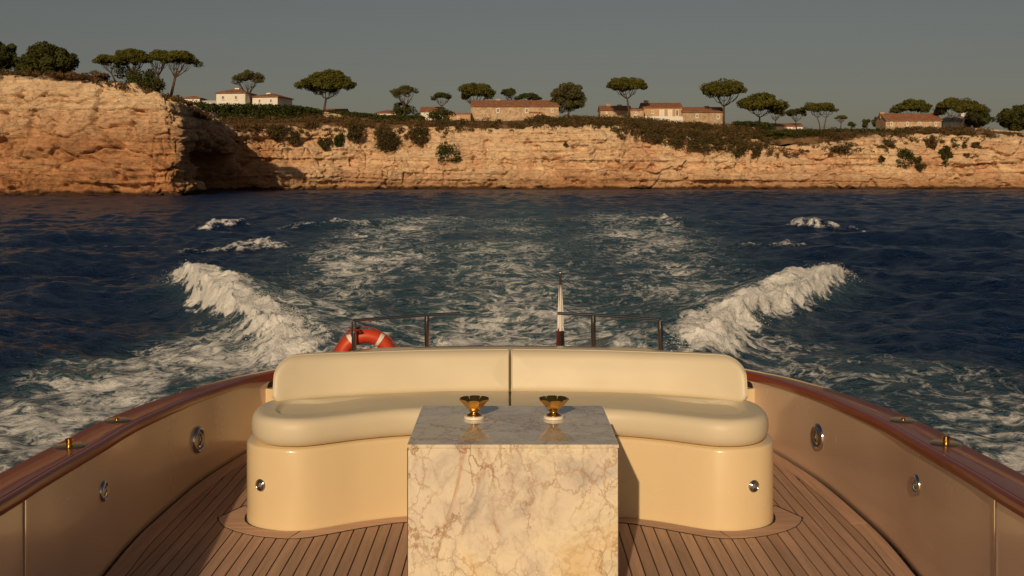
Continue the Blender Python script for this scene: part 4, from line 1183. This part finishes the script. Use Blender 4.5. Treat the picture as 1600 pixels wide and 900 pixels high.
# bulwarks, cap rail, hull sides
for side in (-1, 1):
    bw = part("bulwark", sweep(lambda i: [(0.02, -0.03), (0.004, 0.012), (0, 0.04), (0, SHR[i] * 0.5), (0, SHR[i] - 0.03), (0.11, SHR[i] - 0.03), (0.11, -0.03)], side), 'shaded_cream', yacht, YROOT, 40)
    cap = part("cap_rail", sweep(lambda i: [(0.018, SHR[i] - 0.022), (0.018, SHR[i] + 0.012), (0.026, SHR[i] + 0.020), (capw(i) - 0.015, SHR[i] + 0.022), (capw(i), SHR[i] + 0.012), (capw(i), SHR[i] - 0.022)], side), 'mahog', yacht, YROOT, 40)
    part("inner_trim", sweep(lambda i: [(0.016, SHR[i] - 0.028), (-0.006, SHR[i] - 0.030), (-0.013, SHR[i] - 0.022), (-0.015, SHR[i] + 0.010), (-0.010, SHR[i] + 0.020), (0.000, SHR[i] + 0.024), (0.016, SHR[i] + 0.021)], side), 'mahog', cap, YROOT, 60)
    part("toe_rail", sweep(lambda i: [(capw(i) + 0.001, SHR[i] - 0.03), (capw(i) + 0.001, SHR[i] + 0.016), (capw(i) + 0.4 * toew(i), SHR[i] + 0.024), (capw(i) + toew(i), SHR[i] + 0.016), (capw(i) + toew(i), SHR[i] - 0.03)], side, int(np.argmax(SC[:, 1] > 7.25)), NS), 'cream', yacht, YROOT, 50)
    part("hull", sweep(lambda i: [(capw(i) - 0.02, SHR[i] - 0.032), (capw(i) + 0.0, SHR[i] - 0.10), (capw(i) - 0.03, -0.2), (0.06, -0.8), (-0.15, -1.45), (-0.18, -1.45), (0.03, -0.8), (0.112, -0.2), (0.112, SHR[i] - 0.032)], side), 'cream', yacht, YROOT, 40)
    # seam of the boarding gate
    g = int(np.argmin(np.abs(SC[:70, 0] / SC[:70, 1] - 0.4345)))
    part("gate_seam", sweep(lambda i: [(0.002, 0.002), (-0.006, 0.002), (-0.006, SHR[i] - 0.031), (0.002, SHR[i] - 0.031)], side, g, g + 2) if False else
         MB().box(*(sorted((side * (SC[g, 0] - 0.006), side * (SC[g, 0] + 0.004)))), SC[g, 1] - 0.005, SC[g, 1] + 0.005, 0.0, SHR[g] - 0.03), 'chrome', bw, YROOT)

def on_wall(side, ratio, lim=108):
    """plan position, inward normal where the inner wall is seen at x/y = ratio"""
    i = int(np.argmin(np.abs(SC[:lim, 0] / SC[:lim, 1] - ratio)))
    return i, Vector((side * SC[i, 0], SC[i, 1], 0)), Vector((-side * SN[i, 0], -SN[i, 1], 0))
def lathe_at(prof, c, nrm, seg=28, sx=1.0):
    """lathe profile (radius, height along nrm)"""
    mb = MB().lathe(prof, (0, 0, 0), seg)
    t = Vector((0, 0, 1)).cross(nrm).normalized()
    mb.v = [tuple(c + t * (p[0] * sx) + Vector((0, 0, 1)) * p[1] + nrm * p[2]) for p in mb.v]
    return mb
def fitting(c, nrm, rad, parent, rootloc, name, label=None, ringmat='chrome'):
    o = part(name, lathe_at([(rad, -0.003), (rad, rad * 0.10), (rad * 0.93, rad * 0.22), (rad * 0.80, rad * 0.28), (rad * 0.70, rad * 0.22), (rad * 0.66, rad * 0.10)], c, nrm), ringmat, parent, rootloc, 50)
    part("inner_ring", lathe_at([(rad * 0.58, rad * 0.05), (rad * 0.58, rad * 0.20), (rad * 0.52, rad * 0.25), (rad * 0.42, rad * 0.20), (rad * 0.40, rad * 0.05)], c, nrm), 'chrome', o, rootloc, 50)
    part("lens", lathe_at([(rad * 0.36, rad * 0.05), (rad * 0.34, rad * 0.14), (rad * 0.2, rad * 0.20), (0.004, rad * 0.22)], c, nrm, 20), 'lens', o, rootloc, 50)
    part("back_plate", lathe_at([(rad * 0.64, -0.002), (rad * 0.64, rad * 0.06)], c, nrm, 24), 'dark', o, rootloc)
    if label: o["label"] = label
    return o
for side, ratio, h, rad, lab in ((1, 0.2745, 0.27, 0.084, "large chrome courtesy light on the right bulwark"), (1, 0.361, 0.43, 0.050, "small chrome courtesy light on the right bulwark"),
                            (-1, 0.280, 0.267, 0.083, "large chrome courtesy light on the left bulwark"), (-1, 0.3626, 0.40, 0.050, "small chrome courtesy light on the left bulwark")):
    i, c, nr = on_wall(side, ratio)
    fitting(c + Vector((0, 0, h)), nr, rad, yacht, YROOT, "courtesy_light", lab)
for side in (-1, 1):                                        # dark hawse holes beside the backrest
    i = int(np.argmin(np.abs(SC[90:125, 0] / SC[90:125, 1] - 0.2105))) + 90
    c = Vector((side * SC[i, 0], SC[i, 1], SHR[i] - 0.072)); nr = Vector((-side * SN[i, 0], -SN[i, 1], 0))
    hw = part("hawse_hole", lathe_at([(0.036, -0.003), (0.036, 0.003), (0.030, 0.004)], c, nr, 24, 1.35), 'dark', yacht, YROOT)

# cleats on the cap rail
for side, xp, yp, pop in ((-1, 112, 697, 1), (-1, 184, 656, 0), (1, 1481, 692, 1), (1, 1401, 650, 0)):
    best = None
    for i in range(10, 90):
        o = capw(i) * 0.55
        p = (side * (SC[i, 0] + SN[i, 0] * o), SC[i, 1] + SN[i, 1] * o)
        e = abs(797 + F * p[0] / p[1] - xp)
        if best is None or e < best[0]: best = (e, i, p)
    _, i, p = best
    z0 = SHR[i] + 0.023
    t = Vector((side * tg[i, 0], tg[i, 1], 0)).normalized(); n_ = Vector((t.y, -t.x, 0))
    def oval(L, Wd, z_a, z_b, seg=24):
        mb = MB().lathe([(0.9, z_a), (1, z_a + (z_b - z_a) * .5), (0.86, z_b)], (0, 0, 0), seg)
        mb.v = [tuple(Vector((p[0], p[1], q[2])) + t * q[0] * L + n_ * q[1] * Wd) for q in mb.v]
        return mb
    cl = part("cleat", oval(0.080, 0.070, z0 - 0.003, z0 + 0.005), 'brass', yacht, YROOT, 50)
    if pop:
        pm = MB().lathe([(0.016, z0 + .004), (0.016, z0 + .026), (0.019, z0 + .028), (0.019, z0 + .034), (0.012, z0 + .037)], (p[0], p[1], 0), 18)
        part("post", pm, 'brass', cl, YROOT, 50)
    else:
        pm = MB().lathe([(0.012, z0 + .004), (0.012, z0 + .011), (0.006, z0 + .014)], (p[0], p[1], 0), 14)
        part("post", pm, 'brass', cl, YROOT, 50)

# coaming behind the sofa and the aft deck
BK = np.array([(0, 6.80), (0.5, 6.765), (0.95, 6.665), (1.2, 6.56), (1.335, 6.475), (1.40, 6.42)])
BKs = spline(BK, 60)
back_y = lambda x: np.interp(np.abs(x), BKs[:, 0], BKs[:, 1])
cm = MB(); xs = np.linspace(-1.30, 1.30, 60)
for x in xs:
    yb = back_y(x); hh = 0.818 - 0.05 * sstep(0.85, 1.3, abs(x))
    for o, h in ((0.20, 0.40), (0.22, hh - 0.01), (0.235, hh), (0.40, hh - 0.005), (0.42, hh - 0.03), (0.42, 0.40)):
        cm.v.append((x, yb + o, h))
for i in range(len(xs) - 1):
    for j in range(6):
        cm.f.append([i * 6 + (j + 1) % 6, i * 6 + j, (i + 1) * 6 + j, (i + 1) * 6 + (j + 1) % 6])
cm.f += [list(range(6)), [len(cm.v) - 1 - j for j in range(6)]]
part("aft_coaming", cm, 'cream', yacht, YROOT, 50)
ad = [(SC[i, 0] + SN[i, 0] * 0.02, SC[i, 1] + SN[i, 1] * 0.02) for i in range(NS) if SC[i, 1] > 7.98]
part("aft_deck", MB().prism([(1.47, 7.03), (1.50, 7.9)] + ad + [(-x, y_) for x, y_ in ad[::-1]] + [(-1.50, 7.9), (-1.47, 7.03)], -0.01, 0.385), 'cream', yacht, YROOT)

# stern hand rails
for side, posts, inner in ((-1, [(1.043, 7.50), (0.578, 7.80)], (0.351, 7.885)), (1, [(1.010, 7.55), (0.578, 7.80)], (0.335, 7.89))):
    hr = 0.935
    a, b = posts
    rp = [(side * x, y_, hr) for x, y_ in (a, ((a[0] + b[0]) / 2, (a[1] + b[1]) / 2), b, ((inner[0] + b[0]) / 2, (inner[1] + b[1]) / 2), inner)]
    ra = part("stern_rail", MB().tube(rp, 0.011, 10), 'chrome', yacht, YROOT, 50)
    for x, y_ in posts:
        part("post", MB().tube([(side * x, y_, 0.38), (side * x, y_, hr - 0.006)], 0.0165, 14), 'chrome', ra, YROOT, 50)
        part("flange", MB().lathe([(0.04, 0.386), (0.04, 0.395), (0.02, 0.405)], (side * x, y_, 0), 16), 'chrome', ra, YROOT, 50)

# ------------------------------------------------------------------ sofa
SR = W3(0, 6.5, 0)
sofa = empty("stern_sofa", SR, "long curved cream leather sofa across the stern", "sofa")
out_r = [(x, y_) for x, y_ in FBs] + [(1.482, 6.7), (1.482, 7.02)]
poly = [(-x, y_) for x, y_ in out_r[::-1]] + out_r[1:]
Pp = np.array(poly)
base_mb = MB()
nn_ = len(Pp)
tgp = np.gradient(Pp, axis=0); tgp /= np.linalg.norm(tgp, axis=1)[:, None]
npn = np.stack([tgp[:, 1], -tgp[:, 0]], 1)                    # outward, to the viewer
for ins, h in ((0.0, 0.001), (0.0, 0.42), (0.004, 0.431), (0.014, 0.437)):
    base_mb.v += [(x, y_, h) for x, y_ in Pp - npn * ins]
for r_ in range(3):
    for i in range(nn_):
        j = (i + 1) % nn_
        base_mb.f.append([r_ * nn_ + i, r_ * nn_ + j, (r_ + 1) * nn_ + j, (r_ + 1) * nn_ + i])
base_mb.f.append([3 * nn_ + i for i in range(nn_)])
sb = part("base", base_mb, 'cream', sofa, SR, 40)
for side, xx in ((-1, 1.352), (1, 1.318)):
    j = int(np.argmin(np.abs(FBs[:, 0] - xx)))
    t = FBs[j + 1] - FBs[j - 1]; t /= np.linalg.norm(t)
    nr = Vector((side * t[1], -t[0], 0)); c = Vector((side * FBs[j, 0], FBs[j, 1], 0.232))
    fitting(c, nr, 0.034, sofa, SR, "courtesy_light", None, 'chrome')

def prof(t, p=2.3):
    t = np.clip(t, 0, 1)
    return (1 - (1 - t) ** p) ** (1 / p)
def dist_poly(P, poly_):
    A = poly_; B = np.roll(poly_, -1, 0); d = np.full(len(P), 1e9)
    for a, b in zip(A, B):
        ab = b - a; L2 = (ab ** 2).sum()
        if L2 < 1e-12: continue
        t = np.clip(((P - a) @ ab) / L2, 0, 1)
        d = np.minimum(d, np.linalg.norm(P - a - t[:, None] * ab, axis=1))
    return d
def cosp(n):
    return (1 - np.cos(np.linspace(0, math.pi, n))) / 2
NU, NVV = 110, 64
fb_y = lambda x: np.interp(x, FBs[:, 0], FBs[:, 1])
def seat_limits(x):
    xe, xmx = 1.16, 1.452
    f, b = fb_y(np.minimum(x, xe)), back_y(np.minimum(x, xe)) + 0.10
    f = f - 0.004
    s = np.clip((x - xe) / (xmx - xe), 0, 1)
    k = (1 - s ** 2.35) ** (1 / 2.35)
    m = 6.40
    return np.where(x > xe, m + (f - m) * k, f), np.where(x > xe, m + (b - m) * k, b)
for side in (-1, 1):
    x = 0.0025 + (1.4519 - 0.0025) * cosp(NU)
    fl, bl = seat_limits(x)
    v_ = cosp(NVV)
    XX = np.repeat(x[:, None], NVV, 1); YY = fl[:, None] + (bl - fl)[:, None] * v_[None, :]
    bound = np.concatenate([np.stack([x, fl], 1), np.stack([x, bl], 1)[::-1]])
    P = np.stack([XX.ravel(), YY.ravel()], 1)
    d = dist_poly(P, bound).reshape(XX.shape)
    dseam = XX - 0.0025
    dother = np.minimum(np.minimum(np.abs(YY - fl[:, None]) * 0.98, np.abs(bl[:, None] - YY)), np.where(XX > 1.0, d, 9))
    de = np.minimum(np.minimum(dother, np.where(XX > 0.2, d, 9)), dseam * 6)
    pz = prof(de / 0.062, 2.5)
    half = 0.076
    wob = 0.006 * fbm(XX * 3, YY * 3, side * 2.0, 3)
    crown_ = 0.007 * sstep(0.0, 0.4, d) * sstep(0.0, 0.1, dseam)
    endm = sstep(0.75, 1.1, XX)
    crease = -0.010 * np.exp(-((d - 0.150) / 0.009) ** 2) * endm - 0.020 * sstep(0.13, 0.165, d) * endm
    zm = 0.442 + half
    zt_ = zm + half * pz + (crown_ + wob + crease) * pz
    zb_ = zm - half * pz
    n = NU * NVV
    V = np.concatenate([np.stack([side * XX, YY, zt_], -1).reshape(-1, 3), np.stack([side * XX, YY, zb_], -1).reshape(-1, 3)])
    g = grid_faces(NU, NVV)
    g1, g2 = (g[:, ::-1], g + n) if side > 0 else (g, g[:, ::-1] + n)
    sc_ = part("seat_cushion", (V, np.concatenate([g1, g2]).tolist()), 'leather', sofa, SR, 80)
    # backrest cushion
    x = 0.0025 + (1.380 - 0.0025) * cosp(NU)
    lo, hi = 0.578, 0.832
    rt, rb_ = 0.12, 0.06
    xe1, xe2 = 1.380 - rt, 1.380 - rb_
    hi_l = hi - np.where(x > xe1, rt - np.sqrt(np.clip(rt ** 2 - (x - xe1) ** 2, 0, None)), 0) + 0.008 * sstep(0.9, 1.3, x)
    lo_l = lo + np.where(x > xe2, rb_ - np.sqrt(np.clip(rb_ ** 2 - (x - xe2) ** 2, 0, None)), 0)
    XX = np.repeat(x[:, None], NVV, 1); HH = lo_l[:, None] + (hi_l - lo_l)[:, None] * v_[None, :]
    bound = np.concatenate([np.stack([x, lo_l], 1), np.stack([x, hi_l], 1)[::-1]])
    d = dist_poly(np.stack([XX.ravel(), HH.ravel()], 1), bound).reshape(XX.shape)
    dseam = XX - 0.0025
    de = np.minimum(np.minimum(np.minimum(HH - lo_l[:, None], hi_l[:, None] - HH), np.where(XX > 0.2, d, 9)), dseam * 6)
    pz = prof(de / 0.05, 2.5)
    yc = back_y(XX) + 0.085 + (HH - lo) * 0.30
    th2 = 0.078
    wob = 0.005 * fbm(XX * 3, HH * 5, 9.0 + side, 3)
    yf = yc - (th2 + 0.008 * sstep(0, .12, d) + wob) * pz; yk = yc + 0.06 * pz
    V = np.concatenate([np.stack([side * XX, yf, HH], -1).reshape(-1, 3), np.stack([side * XX, yk, HH], -1).reshape(-1, 3)])
    g1, g2 = (g, g[:, ::-1] + n) if side < 0 else (g[:, ::-1], g + n)
    g1, g2 = (g1[:, ::-1], g2[:, ::-1])
    bc = part("back_cushion", (V, np.concatenate([g1, g2]).tolist()), 'leather', sofa, SR, 80)

    ring_i = [(i, 4) for i in range(6, NU - 5)] + [(NU - 6, j) for j in range(5, NVV - 5)] + [(i, NVV - 5) for i in range(NU - 6, 5, -1)] + [(6, j) for j in range(NVV - 5, 4, -1)]
    part("piping", MB().tube([(side * XX[i, j], yf[i, j] - 0.0005, HH[i, j]) for i, j in ring_i], 0.0034, 5), 'leather', bc, SR, 80)
# ------------------------------------------------------------------ marble table
TX0, TX1, TY0, TY1, TH = -0.4500, 0.4750, 4.90, 5.732, 0.727
TR = W3(0.0125, 5.3, 0)
table = empty("marble_table", TR, "square polished marble block table in front of the sofa", "table")
tk = 0.018
def chamfer_box(x0, x1, y0, y1, z0, z1, c=0.0025):
    mb = MB()
    for z, q in ((z0, c), (z0 + c, 0), (z1 - c, 0), (z1, c)):
        mb.v += [(x0 + q, y0 + q, z), (x1 - q, y0 + q, z), (x1 - q, y1 - q, z), (x0 + q, y1 - q, z)]
    mb.f += [[3, 2, 1, 0], [12, 13, 14, 15]]
    for k in range(3):
        mb.f += [[k * 4 + i, k * 4 + (i + 1) % 4, k * 4 + 4 + (i + 1) % 4, k * 4 + 4 + i] for i in range(4)]
    return mb
part("top_slab", chamfer_box(TX0, TX1, TY0, TY1, TH - 0.016, TH), 'marble', table, TR)
part("front_panel", chamfer_box(TX0 + .0045, TX1 - .0045, TY0 + .002, TY0 + .002 + tk, 0.002, TH - 0.0168), 'marble', table, TR)
part("back_panel", chamfer_box(TX0 + .0045, TX1 - .0045, TY1 - .002 - tk, TY1 - .002, 0.002, TH - 0.0168), 'marble', table, TR)
part("side_panel", chamfer_box(TX0 + .0005, TX0 + .0005 + tk, TY0 + .022, TY1 - .022, 0.002, TH - 0.0168), 'marble', table, TR)
part("side_panel", chamfer_box(TX1 - .0005 - tk, TX1 - .0005, TY0 + .022, TY1 - .022, 0.002, TH - 0.0168), 'marble', table, TR)
for ex in (TX0 + 0.0025, TX1 - 0.0025):
    part("corner_trim", MB().box(ex - .002, ex + .002, TY0 + .0015, TY0 + .022, 0.003, TH - 0.0172), 'seam', table, TR)

# ------------------------------------------------------------------ coasters and brass lotus cups
def cup(cx, cy, lab_cup, lab_co, rot):
    loc = W3(cx, cy, TH)
    co_ = empty("coaster", loc, lab_co, "coaster", "round white coasters on the table")
    r_ = 0.0495 * U; t_ = 0.0145 * U
    me = MB().lathe([(r_ * .95, 0.0006), (r_, .0015), (r_, t_ * .8), (r_ * .96, t_)], seg=40).mesh("disc")
    link("disc", smooth_by_angle(me, 40), M['white_stone'], co_)
    link("felt_ring", MB().lathe([(r_ * .7, 0.0001), (r_ * .7, .0005)], seg=24).mesh("felt_ring"), M['seam'], co_)
    l2 = loc + Vector((0, 0, t_))
    c = empty("brass_cup", l2, lab_cup, "cup", "brass lotus cups on the table", rot)
    k = U
    link("foot", smooth_by_angle(MB().lathe([(0.037 * k, 0.0004), (0.037 * k, 0.004 * k), (0.030 * k, 0.008 * k), (0.021 * k, 0.014 * k), (0.0195 * k, 0.022 * k), (0.022 * k, 0.030 * k)], seg=32).mesh("foot"), 50), M['brass'], c)
    link("bowl", smooth_by_angle(MB().lathe([(0.0190 * k, 0.024 * k), (0.030 * k, 0.045 * k), (0.038 * k, 0.054 * k), (0.036 * k, 0.054 * k), (0.028 * k, 0.048 * k), (0.012 * k, 0.030 * k)], seg=24).mesh("bowl"), 50), M['brass_in'], c)
    V, Fc = [], []
    nh, nw = 6, 5
    for s_ in (0, 1):
        for i in range(nh):
            t = i / (nh - 1)
            h = (0.022 + 0.062 * t) * k
            rad = (0.021 + 0.055 * t ** 0.95) * k - s_ * 0.0016
            half_a = math.pi / 8 * (1.03 if t < 0.6 else 1.03 - 0.10 * (t - 0.6) / 0.4)
            for j in range(nw):
                u_ = j / (nw - 1) * 2 - 1
                a = u_ * half_a
                rr = rad * (math.cos(math.pi / 8) / math.cos(a * 0.97)) * (1.0 + 0.02 * u_ * u_)
                hh = h - (0.0035 * k * u_ ** 4 * t ** 3)
                V.append((rr * math.cos(a), rr * math.sin(a), hh))
    n = nh * nw
    for i in range(nh - 1):
        for j in range(nw - 1):
            q = [i * nw + j, i * nw + j + 1, (i + 1) * nw + j + 1, (i + 1) * nw + j]
            Fc += [q, [x + n for x in q[::-1]]]
    for i in range(nh - 1):
        for j in (0, nw - 1):
            q = [i * nw + j, (i + 1) * nw + j, (i + 1) * nw + j + n, i * nw + j + n]
            Fc.append(q if j == 0 else q[::-1])
    for j in range(nw - 1):
        Fc.append([(nh - 1) * nw + j, (nh - 1) * nw + j + 1, (nh - 1) * nw + j + 1 + n, (nh - 1) * nw + j + n])
    me = smooth_by_angle(new_mesh("petal", V, Fc), 40)
    for q in range(8):
        link("petal", me, M['brass'], c, None, q * math.pi / 4)
cup(-0.173, 5.43, "left of two flared brass lotus cups on the marble table", "round white coaster under the left brass cup", math.pi / 2)
cup(0.211, 5.43, "right of two flared brass lotus cups on the marble table", "round white coaster under the right brass cup", math.pi / 2 + 0.1)

# ------------------------------------------------------------------ lifebuoy
LR = W3(-0.978, 7.60, 0.648)
buoy = empty("lifebuoy", LR, "orange red lifebuoy with white bands on the stern rail", "lifebuoy", None, 0.12)
def torus(R, r_, a0, a1, n, seg=20, sc=1.0):
    mb = MB(); full = abs(a1 - a0) > 6.2
    m = n if full else n + 1
    for i in range(m):
        a = a0 + (a1 - a0) * i / n
        for k in range(seg):
            b = 2 * math.pi * k / seg
            q = R + r_ * math.cos(b)
            mb.v.append((q * math.cos(a), r_ * 1.05 * math.sin(b), q * math.sin(a)))
    for i in range(n if full else n):
        i2 = (i + 1) % m
        if not full and i + 1 >= m: break
        for k in range(seg):
            k2 = (k + 1) % seg
            mb.f.append([i * seg + k, i2 * seg + k, i2 * seg + k2, i * seg + k2])
    if not full:
        mb.f += [list(range(seg)), [n * seg + k for k in range(seg)][::-1]]
    return mb
RB, rb2 = 0.168 * U, 0.0475 * U
link("ring", smooth_by_angle(torus(RB, rb2, 0, 2 * math.pi, 64).mesh("ring"), 60), M['orange'], buoy)
for a in (57, 123, 237, 303):
    link("white_band", smooth_by_angle(torus(RB, rb2 * 1.03, math.radians(a - 4), math.radians(a + 4), 5).mesh("white_band"), 40), M['white_band'], buoy)
rp = []
for i in range(49):
    a = math.radians(57 + 360 * i / 48)
    bulge = 0.012 * abs(math.sin(2 * (a - math.radians(57))))
    rp.append(((RB + rb2 * 1.06 + bulge) * math.cos(a), -0.004, (RB + rb2 * 1.06 + bulge) * math.sin(a)))
link("grab_rope", MB().tube(rp, 0.0045, 6).mesh("grab_rope"), M['rope'], buoy)
sx_ = (-1.043 + 0.978) * U
link("strap", smooth_by_angle(MB().tube([(sx_ - .022, -.06, .205), (sx_ - .004, -.115, .200), (sx_ + .022, -.10, .196), (sx_ + .02, -.03, .192), (sx_ - .03, .03, .185), (sx_ - .05, -.03, .175), (sx_ - .022, -.06, .205)], 0.007, 6).mesh("strap"), 60), M['rope'], buoy)

# ------------------------------------------------------------------ furled flag
fx, fy = 0.367, 8.20
FR = W3(fx, fy, 0.385)
flagp = empty("ensign_staff", FR, "slim flagstaff with a furled white, maroon and black flag at the stern", "flag")
link("staff", smooth_by_angle(MB().tube([(0, 0, 0), (0, 0, 0.70 * U), (0, 0, 0.795 * U)], [0.011, 0.009, 0.006], 10).mesh("staff"), 50), M['varnish'], flagp)
link("finial", smooth_by_angle(MB().lathe([(0.006, .795 * U), (0.011, .802 * U), (0.011, .81 * U), (0.004, .822 * U)], seg=12).mesh("finial"), 50), M['chrome'], flagp)
def fold(z0, z1, r0, r1, x0, x1, name, mat, ph):
    mb = MB(); nz, seg = 14, 22
    for i in range(nz):
        t = i / (nz - 1); z = z0 + (z1 - z0) * t
        rad = r0 + (r1 - r0) * t ** 0.8; cx = x0 + (x1 - x0) * t
        for k in range(seg):
            a = 2 * math.pi * k / seg
            rr = rad * (1 + 0.22 * math.sin(4 * a + ph + 1.5 * t) + 0.08 * math.sin(7 * a + 3 * t))
            mb.v.append((cx + rr * math.cos(a), rr * 0.9 * math.sin(a), z))
    for i in range(nz - 1):
        for k in range(seg):
            k2 = (k + 1) % seg
            mb.f.append([i * seg + k2, i * seg + k, (i + 1) * seg + k, (i + 1) * seg + k2])
    mb.f += [list(range(seg)), [(nz - 1) * seg + k for k in range(seg)][::-1]]
    return smooth_by_angle(mb.mesh(name), 60), mat
for a in ((.722 * U, .385 * U, .0075, .019, 0.0, 0.001, "white_cloth", 'flag_white', 0.3), (.41 * U, .10 * U, .012, .018, -.006, -.016, "maroon_cloth", 'flag_maroon', 1.0), (.405 * U, .10 * U, .010, .016, .010, .017, "black_cloth", 'flag_black', 2.2)):
    me, m_ = fold(*a)
    link(a[6], me, M[m_], flagp)
